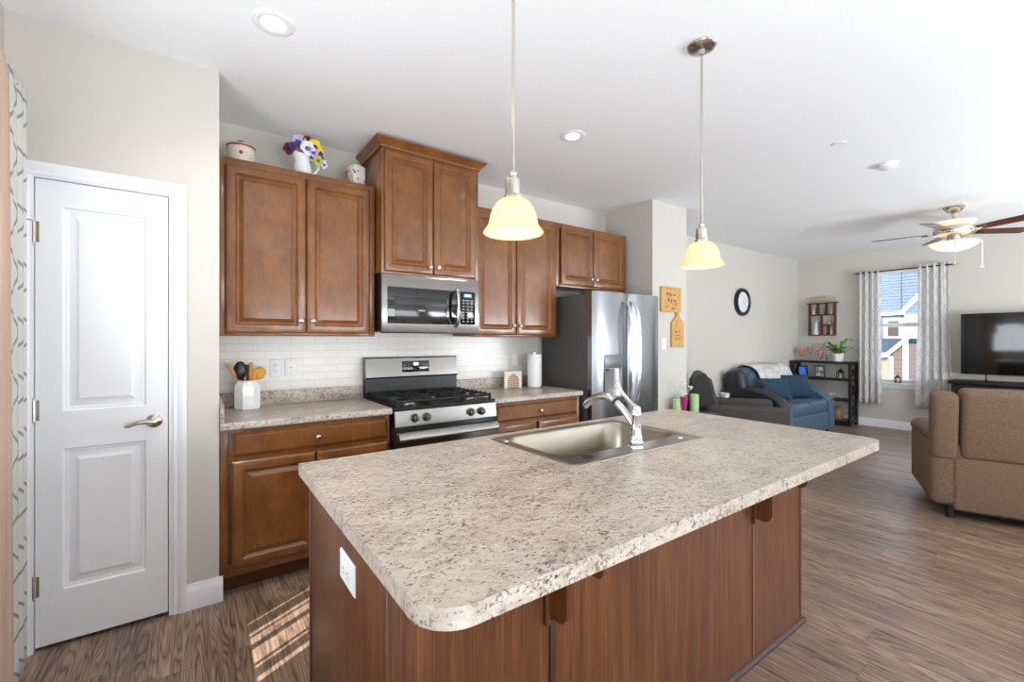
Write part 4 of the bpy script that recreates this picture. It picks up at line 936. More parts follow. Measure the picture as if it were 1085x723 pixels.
for a, l_ in ((0.6, 0.08), (2.2, 0.12)): mb.tube([(6.67, YLV-0.036, 1.915), (6.67+l_*math.sin(a), YLV-0.036, 1.915+l_*math.cos(a))], 0.002, 6)
mb.build('hands', M['iron'], cf)

# curtains
def curtain(name, label, p0, p1, z0, z1, folds, amp, m, cat='curtain', group=None, seed=0, n=(0, 0), flare=1.0, header=True):
    rnd = random.Random(seed); p0, p1 = Vector((*p0, 0)), Vector((*p1, 0)); u = p1-p0; L = u.length; u.normalize(); nn = Vector((-u.y, u.x, 0))
    ph = rnd.uniform(0, 6)
    def f(a, b):
        z = z0+(z1-z0)*b; k = 1.0-0.25*b
        w_ = amp*k*math.sin(2*PI*folds*a+ph)+amp*0.35*math.sin(2*PI*folds*2.3*a+1.3+ph+b*1.2)
        s_ = 0.5+(a-0.5)*(1.0+(flare-1.0)*(1-b)**1.5)
        return p0+u*(s_*L)+nn*w_+Vector((0, 0, z))
    mb = MB(); mb.grid(f, folds*14, 24, uv=lambda a, b: (a*L*2.0, z0+(z1-z0)*b))
    o = mb.build(name, m, origin=tuple((p0+p1)/2+Vector((0, 0, z0))), smooth=80, normals=False)
    sm = o.modifiers.new('thickness', 'SOLIDIFY'); sm.thickness = 0.003
    return tag(o, label, cat, group)
XCU = XR-0.10
curtain('curtain', 'white trellis curtain on the plant side of the window', (XCU, 2.515), (XCU, 2.225), 0.365, 2.42, 4, 0.030, M['sheer'], group='trellis curtains at the far window', seed=3, flare=1.05)
curtain('curtain', 'white trellis curtain on the television side of the window', (XCU, 1.795), (XCU, 1.47), 0.365, 2.44, 4, 0.032, M['sheer'], group='trellis curtains at the far window', seed=5, flare=1.2)
t = thing('curtain_rod', 'thin dark curtain rod above the far window', 'curtain rod', (XCU, 1.99, 2.395))
mb = MB(); mb.cyl((XCU, 1.41, 2.395), (XCU, 2.57, 2.395), 0.010, 10); mb.build('rod', M['dkmould'], t)
for y in (1.40, 2.58): MB().ball((XCU, y, 2.395), 0.018, 10).build('finial', M['nickel'], t)
for y in (1.44, 2.545): MB().tube([(XCU, y, 2.395), (XR-0.03, y, 2.395), (XR-0.002, y, 2.385)], 0.006, 8).build('bracket', M['nickel'], t)

curtain('curtain', 'white trellis curtain hanging beside the pantry door casing', (-0.575, 2.62), (-0.555, 2.36), 0.03, 2.355, 3, 0.016, M['curtain'], group='curtains near the pantry door', seed=2)
curtain('curtain', 'plain blush curtain at the edge of the picture before the pantry door', (-0.555, 2.335), (-0.535, 2.06), 0.03, 2.32, 3, 0.020, M['blush'], group='curtains near the pantry door', seed=8)
t = thing('curtain_rod', 'nickel curtain rod high on the patio wall', 'curtain rod', (-0.56, 2.3, 2.36))
MB().cyl((-0.565, 0.6, 2.33), (-0.565, 2.50, 2.33), 0.009, 10).build('rod', M['nickel'], t)
for y in (0.7, 2.2): MB().tube([(-0.565, y, 2.33), (XL+0.004, y, 2.335)], 0.007, 8).build('bracket', M['nickel'], t)

# living-room window
w_ = thing('window_1', None, None, (XR, (WY0+WY1)/2, WZ0), kind='structure')
mb = MB(); fx0, fx1 = XR+0.03, XR+0.10; zm = 1.575; fw = 0.045
mb.box(fx0, fx1, WY0, WY0+fw, WZ0, WZ1).box(fx0, fx1, WY1-fw, WY1, WZ0, WZ1).box(fx0, fx1, WY0+fw, WY1-fw, WZ0, WZ0+fw).box(fx0, fx1, WY0+fw, WY1-fw, WZ1-fw, WZ1).box(fx0-0.01, fx1-0.01, WY0+fw, WY1-fw, zm-0.03, zm+0.03)
mb.build('window_frame', M['trim'], w_)
MB().box(fx0+0.03, fx0+0.034, WY0+fw, WY1-fw, WZ0+fw, zm-0.03).build('pane', M['pane'], w_)
MB().box(fx0+0.045, fx0+0.049, WY0+fw, WY1-fw, zm+0.03, WZ1-fw).build('pane', M['pane'], w_)
mb = MB(); mb.box(XR-0.045, XR+0.03, WY0-0.06, WY1+0.06, WZ0-0.022, WZ0, 0.004); mb.box(XR-0.016, XR-0.0005, WY0-0.05, WY1+0.05, WZ0-0.09, WZ0-0.0225, 0.003)
mb.build('window_sill', M['trim'], w_)
t = thing('window_blind', 'white horizontal slat blind drawn half way down the far window', 'blind', (XR+0.01, (WY0+WY1)/2, WZ1))
MB().box(XR-0.004, XR+0.028, WY0+0.006, WY1-0.006, WZ1-0.045, WZ1-0.001, 0.003).build('head_rail', M['white'], t)
mb = MB(); z = WZ1-0.065
while z > zm+0.05:
    mb.obox((XR+0.008, (WY0+WY1)/2, z), (0.024, WY1-WY0-0.02, 0.0022), RY(0.22)); z -= 0.047
mb.build('slats', simple('blind_slat_white', (226, 228, 230), 0.5), t)
MB().box(XR-0.003, XR+0.020, WY0+0.008, WY1-0.008, zm+0.012, zm+0.034, 0.003).build('bottom_rail', M['white'], t)
mb = MB()
for y in (WY0+0.1, WY1-0.1): mb.cyl((XR+0.008, y, zm+0.03), (XR+0.008, y, WZ1-0.045), 0.0016, 6)
mb.build('ladder_cord', M['white'], t)
MB().cyl((XR-0.008, 2.005, 1.68), (XR-0.008, 2.005, WZ1-0.03), 0.004, 6).build('tilt_wand', M['iron'], t)

# picture shelf on the window wall
t = thing('display_shelf', 'brown wooden display shelf with small cubbies on the wall above the plant', 'display shelf', (XR, 3.02, 1.42))
sx = XR-0.001; D_ = 0.085; y0, y1, z0, z1 = 2.825, 3.215, 1.42, 1.955
mb = MB(); mb.box(sx-0.012, sx, y0, y1, z0, z1); mb.build('back_board', simple('pale_back_board', (216, 212, 206), 0.6), t)
mb = MB(); th = 0.018; xa, xb = sx-D_, sx-0.0125
mb.box(xa, xb, y0, y0+th, z0, z1).box(xa, xb, y1-th, y1, z0, z1).box(xa, xb, y0+th, y1-th, z0, z0+th).box(xa-0.012, xb, y0-0.02, y1+0.02, z1, z1+0.018)
zc = z0+0.34; ym = y0+0.195
mb.box(xa, xb, y0+th, y1-th, zc, zc+th); mb.box(xa, xb, ym, ym+th, z0+th, zc); mb.box(xa, xb, y0+th, ym, z0+0.17, z0+0.17+th)
for yy in (y0+0.125, y0+0.25): mb.box(xa, xb, yy, yy+th, zc+th, z1)
mb.box(xa, xb, y0+0.10, y0+0.10+th, z0+th, z0+0.17)
mb.build('frame', M['brownwood'], t)
def figurine(label, y, z, h, m, base=0.02):
    return tag(MB().lathe((XR-0.05, y, z), [(0, 0), (base, 0), (base*1.05, h*0.15), (base*0.6, h*0.45), (base*0.75, h*0.7), (base*0.45, h*0.86), (0, h)], 14).build('figurine', m, origin=(XR-0.05, y, z)), label, 'figurine', 'small figurines on the display shelf')
M['pale'] = simple('pale_ceramic', (214, 208, 204), 0.5); M['pinkish'] = simple('rose_ceramic', (206, 160, 150), 0.5); M['sage'] = simple('sage_ceramic', (150, 158, 146), 0.5)
figurine('tall pale angel figurine in the largest cubby of the display shelf', 3.11, z0+th, 0.25, M['pale'], 0.045)
figurine('small pale figurine in the top cubby nearest the room corner', 3.14, zc+th, 0.13, M['pale'], 0.026)
figurine('small sage figurine in the middle top cubby', 3.01, zc+th, 0.12, M['sage'], 0.026)
figurine('small rose figurine in the top cubby nearest the window', 2.89, zc+th, 0.13, M['pinkish'], 0.024)
figurine('small dark-leaved figurine in the middle cubby above two little ones', 2.92, z0+0.17+th, 0.10, M['sage'], 0.034)
figurine('tiny rose figurine in the lower cubby nearest the centre post', 2.975, z0+th, 0.11, M['pinkish'], 0.02)
figurine('tiny pale figurine in the lower cubby nearest the window', 2.885, z0+th, 0.11, M['pale'], 0.02)
tag(MB().box(XR-0.06, XR-0.045, 2.84, 3.20, 1.974, 2.068, 0.002).build('wooden_sign', simple('weathered_sign', (172, 166, 140), 0.7, 0, 0.2, 0.12, 30), origin=(XR-0.05, 3.02, 1.974)), 'weathered greenish plank sign standing on top of the display shelf', 'sign')

# ------------------------------------------------------------------ bookcase in the corner and its things
t = thing('bookcase', 'black open bookcase in the far corner with lattice ends', 'bookcase', (8.44, 2.95, 0))
x0, x1, y0, y1 = 8.27, 8.60, 2.53, 3.385; H_ = 1.0
MB().box(x0-0.012, x1, y0-0.012, y1+0.004, H_-0.03, H_, 0.004).build('top', M['blackwood'], t)
for z in (0.05, 0.38, 0.70): MB().box(x0, x1, y0+0.034, y1-0.034, z, z+0.025, 0.002).build('shelf', M['blackwood'], t)
for ya in (y0, y1-0.034):
    mb = MB(); mb.box(x0, x0+0.05, ya, ya+0.034, 0, H_-0.031).box(x1-0.05, x1, ya, ya+0.034, 0, H_-0.031)
    for z in (0.05, 0.38, 0.70, H_-0.06): mb.box(x0+0.05, x1-0.05, ya+0.004, ya+0.030, z, z+0.026)
    for za in (0.076, 0.406, 0.726):
        hh = 0.30 if za < 0.7 else 0.21
        for sg in (0, 1):
            p = Vector((x0+0.05, ya+0.017, za+(0 if sg else hh))); q = Vector((x1-0.05, ya+0.017, za+(hh if sg else 0)))
            mb.tube([p, q], 0.012, 6)
    mb.build('end_frame', M['blackwood'], t)
for za in (0.0,): MB().box(x0+0.004, x0+0.02, y0+0.034, y1-0.034, 0, 0.0495).build('plinth', M['blackwood'], t)
zt_ = H_+0.0005
M['coral'] = simple('coral_wax', (228, 132, 108), 0.5, 0, 0.3, 0.03, 20)
def goblet(y, label, h, candle=True):
    t = thing('candle_holder', label, 'candle holder', (8.43, y, zt_), group='glass candle holders on the bookcase')
    MB().lathe((8.43, y, zt_), [(0, 0), (0.035, 0), (0.035, 0.004), (0.006, 0.012), (0.005, h-0.06), (0.035, h-0.04), (0.042, h), (0.046, h+0.07), (0.044, h+0.07), (0.039, h), (0.03, h-0.034), (0, h-0.040)], 20).build('glass_stem', M['glassware'], t)
    return t
def candle(y, z, label, r=0.034, h=0.09, m=None, x=8.43, grp='coral candles on the bookcase'):
    t = thing('candle', label, 'candle', (x, y, z), group=grp)
    MB().lathe((x, y, z), [(0, 0), (r, 0), (r, h-0.004), (r-0.004, h), (r*0.5, h-0.004), (0, h-0.004)], 20).build('wax', m or M['coral'], t)
    MB().cyl((x, y, z+h-0.005), (x, y, z+h+0.012), 0.0015, 6).build('wick', M['iron'], t)
goblet(3.295, 'stemmed glass candle holder nearest the room corner', 0.12); candle(3.295, zt_+0.122, 'coral candle in the glass holder nearest the corner', 0.036)
goblet(3.165, 'tallest stemmed glass candle holder, in the middle of the three', 0.16); candle(3.165, zt_+0.162, 'small coral candle in the tallest glass holder', 0.028, 0.06)
goblet(3.00, 'short stemmed glass candle holder nearest the potted plant', 0.085); candle(3.00, zt_+0.087, 'large coral candle in the glass holder nearest the plant', 0.038, 0.10)
t = thing('small_bottle', 'small green bottle on the bookcase beside the plant pot', 'bottle', (8.42, 2.905, zt_))
MB().lathe((8.42, 2.905, zt_), [(0, 0), (0.018, 0), (0.019, 0.05), (0.008, 0.07), (0.007, 0.10), (0, 0.10)], 14).build('glass', simple('green_glass', (70, 92, 40), 0.15), t)
MB().cyl((8.42, 2.905, zt_+0.1005), (8.42, 2.905, zt_+0.112), 0.008, 10).build('cap', M['iron'], t)
t = thing('potted_plant', 'leafy green houseplant in a white pot on the bookcase', 'plant', (8.43, 2.755, zt_))
pp = Vector((8.43, 2.755, zt_))
MB().lathe(pp, [(0, 0), (0.058, 0), (0.066, 0.02), (0.082, 0.125), (0.084, 0.13), (0.074, 0.13), (0.07, 0.11), (0, 0.11)], 24).build('pot', M['ceramic'], t)
mb = MB(); rnd = random.Random(4)
for k in range(44):
    a = rnd.uniform(0, 2*PI); ln = rnd.uniform(0.10, 0.24); up = rnd.uniform(1.2, 3.6); d = Vector((math.cos(a)*(0.75 if math.cos(a) > 0 else 1), math.sin(a), 0)); ln *= 0.55 if d.x > 0.3 else 1; sd = Vector((-d.y, d.x, 0))
    b0 = pp+Vector((0, 0, 0.115))+d*0.02
    if k in (3, 9, 15, 27, 33): ln *= 1.5; up = 1.5
    pts = [b0+d*(ln*s_)+Vector((0, 0, ln*up*(s_-0.75*s_*s_))) for s_ in (0, 0.3, 0.6, 0.85, 1.0)]
    wd = [0.004, 0.016, 0.028, 0.018, 0.001]
    V = [(mb._v(p-sd*w0), mb._v(p+Vector((0, 0, -0.004))), mb._v(p+sd*w0)) for p, w0 in zip(pts, wd)]
    for A, B in zip(V, V[1:]):
        mb._f((A[0], A[1], B[1], B[0])); mb._f((A[1], A[2], B[2], B[1]))
M['plant'] = simple('plant_green', (96, 150, 52), 0.45, 0, 0.4, 0.3, 18)
tag(mb.build('foliage', M['plant'], t, normals=False), kind='stuff')
MB().lathe(pp+Vector((0, 0, 0.1105)), [(0, 0.004), (0.068, 0)], 20).build('soil', simple('potting_soil', (48, 36, 28), 0.95), t)
def frame_pic(y, z, w_, h_, label, cf, cp_, pic):
    t = thing('photo_frame', label, 'photo frame', (8.36, y, z), group='frames on the middle bookcase shelf')
    Rm = RY(-0.16); c = Vector((8.37, y, z+h_/2+0.002)); Rm4 = Rm
    MB().obox(c, (0.014, w_, h_), Rm, 0.003).build('frame', cf, t)
    MB().obox(c+Rm @ Vector((-0.0078, 0, 0.004)), (0.001, w_*0.74, h_*0.78), Rm).build('picture', pic, t)
    MB().tube([c+Vector((0.008, 0, 0.02)), c+Vector((0.06, 0, -h_/2+0.002))], 0.005, 6).build('easel_leg', cf, t)
q_ = NT('blue_screen_picture'); n_ = q_.noise(q_.coord(), 9, 3, 0.6); q_.base(q_.ramp(n_, [(0.3, lin((20, 50, 130))), (0.5, lin((60, 120, 210))), (0.75, lin((170, 205, 240)))]), 0.3); q_.set(q_.p, 'Emission Color', lin((50, 100, 200))); q_.set(q_.p, 'Emission Strength', 0.35)
q2_ = NT('grey_photo_print'); n_ = q2_.noise(q2_.coord(), 14, 3, 0.6); q2_.base(q2_.ramp(n_, [(0.35, lin((90, 88, 86))), (0.5, lin((190, 190, 188))), (0.7, lin((235, 235, 235)))]), 0.35)
frame_pic(3.235, 0.7255, 0.145, 0.19, 'black digital frame with a glowing blue picture in the bookcase', M['black'], None, q_.m)
frame_pic(2.985, 0.7255, 0.145, 0.20, 'silver-grey photo frame beside the lantern in the bookcase', simple('dark_silver', (96, 92, 90), 0.35, 0.5), None, q2_.m)
def lantern(name, label, x, y, z, s, cf, grp):
    t = thing(name, label, 'lantern', (x, y, z), group=grp)
    mb = MB(); a = 0.042*s; h = 0.11*s
    mb.box(x-a-0.006, x+a+0.006, y-a-0.006, y+a+0.006, z, z+0.012*s, 0.002); mb.box(x-a-0.005, x+a+0.005, y-a-0.005, y+a+0.005, z+h, z+h+0.008*s, 0.002)
    for sx_ in (-1, 1):
        for sy_ in (-1, 1): mb.box(x+sx_*a-0.004, x+sx_*a+0.004, y+sy_*a-0.004, y+sy_*a+0.004, z+0.010*s, z+h+0.002)
    mb.lathe((x, y, z+h+0.008*s), [(a*1.3, 0), (a*0.5, 0.035*s), (a*0.3, 0.05*s), (0, 0.052*s)], 4, RZ(PI/4)); mb.tube([(x, y+0.018*s*math.cos(k*PI/6), z+h+0.056*s+0.020*s*math.sin(k*PI/6)) for k in range(7)], 0.0025, 6)
    mb.build('lantern_body', cf, t, smooth=20)
    MB().lathe((x, y, z+0.0125*s), [(0, 0), (0.022*s, 0), (0.022*s, 0.055*s), (0, 0.056*s)], 14).build('candle', M['ceramic'], t)
lantern('lantern', 'small black candle lantern on the middle shelf of the bookcase', 8.38, 2.70, 0.7255, 0.95, M['black'], 'small candle lanterns')
t = thing('decorative_bowl', 'pale openwork bowl on the lower bookcase shelf', 'bowl', (8.42, 2.83, 0.4055))
mb = MB()
for k in range(14):
    a = 2*PI*k/14; b_ = a+0.55
    for q in (0.5, -0.5):
        mb.tube([(8.42+0.03*math.cos(a), 2.83+0.03*math.sin(a), 0.41), (8.42+0.08*math.cos(a+q*0.5), 2.83+0.08*math.sin(a+q*0.5), 0.435), (8.42+0.105*math.cos(a+q), 2.83+0.105*math.sin(a+q), 0.48)], 0.004, 6)
mb.lathe((8.42, 2.83, 0.406), [(0, 0), (0.035, 0), (0.035, 0.006), (0, 0.006)], 16)
mb.build('bowl_weave', M['pale'], t)
MB().tube([(8.42+0.105*math.cos(2*PI*k/24), 2.83+0.105*math.sin(2*PI*k/24), 0.482) for k in range(25)], 0.006, 8).build('bowl_rim', M['pale'], t)
t = thing('glass_jar', 'amber-filled glass jar on the lowest bookcase shelf', 'jar', (8.40, 2.73, 0.0755))
MB().lathe((8.40, 2.73, 0.0755), [(0, 0), (0.055, 0), (0.06, 0.01), (0.06, 0.14), (0.04, 0.17), (0.04, 0.19), (0, 0.19)], 20).build('jar_body', simple('amber_jar', (176, 136, 92), 0.2, 0, 0.5, 0.2, 40), t)
MB().lathe((8.40, 2.73, 0.266), [(0, 0), (0.043, 0), (0.043, 0.02), (0, 0.024)], 20).build('lid', simple('brass_lid', (170, 136, 84), 0.35, 0.7), t)
lantern('lantern', 'small pale candle lantern standing on the far window sill', XR-0.008, 2.045, WZ0+0.0005, 0.70, M['iron'], 'small candle lanterns')

# ------------------------------------------------------------------ television and stand
t = thing('tv_stand', 'low black television stand against the window wall', 'tv stand', (8.36, 0.6, 0))
MB().box(8.12, 8.58, -0.20, 1.42, 0.77, 0.81, 0.006).build('top', M['blackwood'], t)
mb = MB(); mb.box(8.15, 8.57, -0.17, -0.13, 0, 0.7695).box(8.15, 8.57, 1.35, 1.39, 0, 0.7695).box(8.15, 8.57, -0.13, 1.35, 0.06, 0.09).box(8.545, 8.57, -0.13, 1.35, 0.09, 0.7695)
mb.build('carcass', M['blackwood'], t)
for a, c in ((-0.128, 0.609), (0.613, 1.348)):
    dd = MB().nested((8.165, a, 0.095), (0, 1, 0), (0, 0, 1), (-1, 0, 0), c-a, 0.665, [(0, 0), (0, 0.016), (0.002, 0.018), (0.05, 0.018), (0.055, 0.010), (0.06, 0.010)]).build('door', M['blackwood'], t)
    MB().ball((8.135, 0.57 if a < 0 else 0.65, 0.44), 0.014, 12).build('knob', M['nickel'], dd)
t = thing('television', 'large black flat-screen television on the low stand', 'television', (8.36, 0.66, 0.81))
MB().box(8.345, 8.385, 0.02, 1.331, 0.895, 1.695, 0.004).build('cabinet', M['black'], t)
MB().box(8.3435, 8.3448, 0.028, 1.323, 0.907, 1.687).build('screen', simple('tv_screen', (10, 10, 12), 0.05, 0, 0.7), t)
for y in (0.25, 1.10):
    mb = MB(); mb.tube([(8.25, y, 0.817), (8.36, y, 0.825), (8.365, y, 0.90)], 0.007, 8); mb.tube([(8.47, y, 0.817), (8.36, y, 0.825)], 0.007, 8); mb.build('stand_foot', M['iron'], t)

# ------------------------------------------------------------------ seating
# charcoal recliner facing the television
rz = math.atan2(-0.8, 0.6)      # +x local = facing
t = thing('recliner', 'charcoal fabric recliner with tilted back beside the end table', 'armchair', (5.26, 2.83, 0), rz)
GF = M['greyfab']
def rb(name, c, size, bev, m, par, R=None, seg=4):
    mb = MB(); mb.obox(c, size, R, bev, seg); return mb.build(name, m, par, world=False, smooth=60)
for s_ in (-1, 1): rb('arm', (0.12, s_*0.37, 0.335), (0.84, 0.15, 0.53), 0.045, GF, t)
rb('seat_base', (0.10, 0, 0.22), (0.74, 0.58, 0.30), 0.03, GF, t)
rb('seat_cushion', (0.14, 0, 0.43), (0.68, 0.575, 0.15), 0.05, GF, t)
rb('footrest', (0.505, 0, 0.26), (0.06, 0.57, 0.32), 0.025, GF, t)
# back: a wedge, thick at the seat and rounded at the head
M['charcoal'] = simple('charcoal_leather', (50, 48, 49), 0.55, 0, 0.4, 0.15, 40, 0.1)
mb = MB(); mb.prism([(-0.41, 0.38), (-0.13, 0.38), (-0.215, 0.70), (-0.255, 0.88), (-0.285, 0.945), (-0.33, 0.96), (-0.38, 0.94), (-0.43, 0.84), (-0.445, 0.62)], (0, -0.27, 0), (1, 0, 0), (0, 0, 1), (0, 1, 0), 0.54, 0.06, 4)
bk = mb.build('backrest', M['charcoal'], t, world=False, smooth=60)
mb = MB(); mb.obox((-0.215, 0, 0.68), (0.09, 0.46, 0.44), RY(-0.24), 0.04, 4); mb.build('back_cushion', GF, bk, world=False, smooth=60)
for x in (-0.2, 0.42):
    for y in (-0.33, 0.33): MB().cyl((x, y, 0), (x, y, 0.075), 0.022, 10).build('foot', M['black'], t, world=False)
ac = Matrix.Translation((5.26, 2.83, 0)) @ Matrix.Rotation(rz, 4, 'Z') @ Vector((0.0, 0.37, 0.6005))
t = thing('bowl', 'small white bowl resting on the far arm of the charcoal recliner', 'bowl', ac)
MB().lathe(ac, [(0, 0), (0.040, 0), (0.055, 0.012), (0.062, 0.05), (0.064, 0.062), (0.059, 0.062), (0.05, 0.018), (0, 0.010)], 24).build('bowl_body', M['ceramic'], t)

# blue two-seat sofa against the back wall
t = thing('loveseat', 'steel blue leather two-seat sofa with dark sides in the living corner', 'sofa', (6.85, 2.95, 0))
sx0, sx1 = 6.06, 7.66; BF, DL = M['bluefab'], M['darkleather']
def wb(name, c, size, bev, m, par, R=None, seg=4): return (lambda mb: mb.build(name, m, par, smooth=60))(MB().obox(c, size, R, bev, seg))
wb('base', ((sx0+sx1)/2, 2.98, 0.20), (sx1-sx0-0.28, 0.66, 0.28), 0.03, BF, t)
for k, xc in enumerate(((sx0+0.22+(sx1-sx0-0.44)*0.25), (sx0+0.22+(sx1-sx0-0.44)*0.75))):
    hw = (sx1-sx0-0.44)/2
    wb('seat_cushion', (xc, 2.90, 0.40), (hw-0.004, 0.72, 0.19), 0.06, BF, t)
    wb('front_panel', (xc, 2.575, 0.19), (hw-0.004, 0.07, 0.27), 0.03, BF, t)
    wb('back_cushion', (xc, 3.17, 0.68), (hw-0.004, 0.26, 0.46), 0.10, BF, t, RX(-0.22))
    wb('head_cushion', (xc, 3.23, 0.84), (hw+0.02, 0.22, 0.22), 0.09, BF, t, RX(-0.22))
wb('back_shell', ((sx0+sx1)/2, 3.30, 0.45), (sx1-sx0-0.1, 0.14, 0.78), 0.06, DL, t, RX(-0.06))
for s_, xa in ((-1, sx0), (1, sx1)):
    xin = xa-s_*0.235
    prof = [(2.56, 0.05), (3.34, 0.05), (3.34, 0.66), (3.15, 0.68), (2.95, 0.665), (2.78, 0.62), (2.65, 0.56), (2.58, 0.47), (2.55, 0.36)]
    mb = MB(); mb.prism(prof, (min(xa, xin), 0, 0), (0, 1, 0), (0, 0, 1), (1, 0, 0), 0.235, 0.05, 4)
    am = mb.build('arm', DL if s_ < 0 else BF, t, smooth=60)
    mb = MB(); mb.tube([(xa-s_*0.1175, 3.20, 0.66), (xa-s_*0.1175, 2.95, 0.65), (xa-s_*0.1175, 2.78, 0.60), (xa-s_*0.1175, 2.64, 0.53), (xa-s_*0.1175, 2.575, 0.45)], [0.10, 0.115, 0.118, 0.115, 0.095], 14, flat=0.5)
    mb.build('arm_pad', BF if s_ > 0 else DL, am, smooth=60)
    wb('arm_front', (xa-s_*0.1175, 2.548, 0.27), (0.20, 0.035, 0.40), 0.017, BF, am)
    wb('back_wing', (xa-s_*0.10, 3.22, 0.76), (0.18, 0.28, 0.34), 0.09, DL if s_ < 0 else BF, t, RX(-0.2))
for x in (sx0+0.06, sx1-0.06):
    for y in (2.62, 3.28): MB().cyl((x, y, 0), (x, y, 0.06), 0.025, 10).build('foot', M['black'], t)
def cushion(label, c, size, R, m):
    return tag(MB().pillow(c, size, R).build('cushion', m, origin=c, smooth=80), label, 'cushion', 'blue cushions on the sofa')
cushion('blue cushion leaning on the dark arm end of the sofa', (6.46, 2.84, 0.672), (0.48, 0.17, 0.32), RZ(-0.45) @ RX(-0.35), M['pillowblue'])
cushion('blue cushion propped at the bookcase end of the sofa', (7.20, 2.88, 0.665), (0.52, 0.17, 0.36), RZ(-0.42) @ RX(-0.30), M['pillowblue'])
mb = MB(); bx0, bx1 = 6.42, 7.42
def bl(a, b_):
    x = bx0+(bx1-bx0)*a; pth = [(3.40-0.02, 0.62), (3.385, 0.88), (3.34, 0.965), (3.25, 0.985), (3.13, 0.965), (3.055, 0.90), (3.01, 0.80), (2.98, 0.70+0.05*math.sin(a*9))]
    s_ = b_*(len(pth)-1); i = min(int(s_), len(pth)-2); f_ = s_-i
    y, z = pth[i][0]*(1-f_)+pth[i+1][0]*f_, pth[i][1]*(1-f_)+pth[i+1][1]*f_
    return Vector((x, y, z+0.010*math.sin(a*16)*(0.3+b_)))
mb.grid(bl, 36, 28)
o = mb.build('throw_blanket', M['blanket'], origin=(6.9, 3.2, 0.9), smooth=80, normals=False); o.modifiers.new('thickness', 'SOLIDIFY').thickness = 0.012
tag(o, 'pale grey knitted throw draped over the back of the blue sofa', 'blanket')

# tan sofa seen from behind
e1 = Vector((0.342, -0.94, 0)); rz = math.atan2(0.342, 0.94)   # local +x = facing direction, local -y = along the sofa
t = thing('sofa', 'large tan woven sofa seen from behind, facing the television', 'sofa', (4.585, 0.86, 0), rz)
BFb = M['brownfab']; LW = 2.05
def sb(name, c, size, bev, par, R=None, seg=4, m=None): return (lambda mb: mb.build(name, m or BFb, par, world=False, smooth=60))(MB().obox(c, size, R, bev, seg))
sb('back_lower', (0.05, -0.08-(LW-0.16)/2, 0.27), (0.10, LW-0.18, 0.40), 0.022, t)
sb('base', (0.48, -LW/2, 0.20), (0.72, LW-0.36, 0.26), 0.02, t)
Rk = RY(-0.10)
# reclined back in sections, the narrow wing first
sb('back_wing', (0.055, -0.045, 0.70), (0.17, 0.150, 0.50), 0.035, t, Rk)
w3 = (LW-0.25)/2
for k in range(2): sb('back_panel', (0.055, -0.125-w3*(k+0.5), 0.722), (0.19, w3-0.006, 0.52), 0.045, t, Rk)
sb('back_wing', (0.055, -LW+0.045, 0.70), (0.17, 0.150, 0.50), 0.035, t, Rk)
for yy in (-0.065, -LW+0.065):
    am = sb('arm', (0.44, yy, 0.33), (0.86, 0.20, 0.48), 0.05, t)
    mb = MB(); mb.tube([(0.06, yy, 0.585), (0.3, yy, 0.60), (0.6, yy, 0.60), (0.85, yy, 0.575), (0.90, yy, 0.52)], [0.09, 0.105, 0.11, 0.105, 0.08], 14, flat=0.65); mb.build('arm_pad', BFb, am, world=False, smooth=60)
for k in range(2): sb('seat_cushion', (0.52, -0.15-(LW-0.26)/2*(k+0.5), 0.42), (0.66, (LW-0.26)/2-0.006, 0.18), 0.06, t)
for x in (0.06, 0.82):
    for yy in (-0.08, -LW+0.08): MB().cyl((x, yy, 0), (x, yy, 0.1), 0.025, 10).build('foot', M['black'], t, world=False)
sb('underframe', (0.42, -LW/2, 0.068), (0.74, LW-0.18, 0.045), 0.005, t, m=M['iron'])

# end table with candles
t = thing('end_table', 'dark end table against the wall column beside the charcoal recliner', 'end table', (4.04, 2.53, 0))
MB().box(3.81, 4.27, 2.36, 2.705, 0.585, 0.612, 0.006).build('top', M['blackwood'], t)
for x in (3.85, 4.23):
    for y in (2.40, 2.665): MB().box(x-0.02, x+0.02, y-0.02, y+0.02, 0, 0.5845).build('leg', M['blackwood'], t)
MB().box(3.84, 4.24, 2.39, 2.675, 0.18, 0.2).build('shelf', M['blackwood'], t)
M['greenwax'] = simple('pale_green_wax', (178, 214, 148), 0.5, 0, 0.3, 0.02, 20)
candle(2.638, 0.6125, 'shorter pale green pillar candle nearest the column on the end table', 0.034, 0.142, M['greenwax'], 3.905, 'green pillar candles on the end table')
candle(2.535, 0.6125, 'taller pale green pillar candle nearest the recliner', 0.040, 0.192, M['greenwax'], 4.055, 'green pillar candles on the end table')
tag(MB().box(4.055, 4.105, 2.60, 2.65, 0.6125, 0.785, 0.004).build('black_box', M['black'], origin=(4.08, 2.625, 0.6125)), 'narrow black box standing behind the taller green candle', 'box')
t = thing('vase', 'magenta glass vase of white flower sprigs between the green candles', 'vase', (3.975, 2.600, 0.6125))
MB().lathe((3.975, 2.600, 0.6125), [(0, 0), (0.026, 0), (0.024, 0.03), (0.030, 0.09), (0.040, 0.165), (0.036, 0.165), (0.026, 0.09), (0.018, 0.03), (0, 0.012)], 20).build('vase_glass', simple('magenta_glass', (172, 52, 122), 0.15), t)
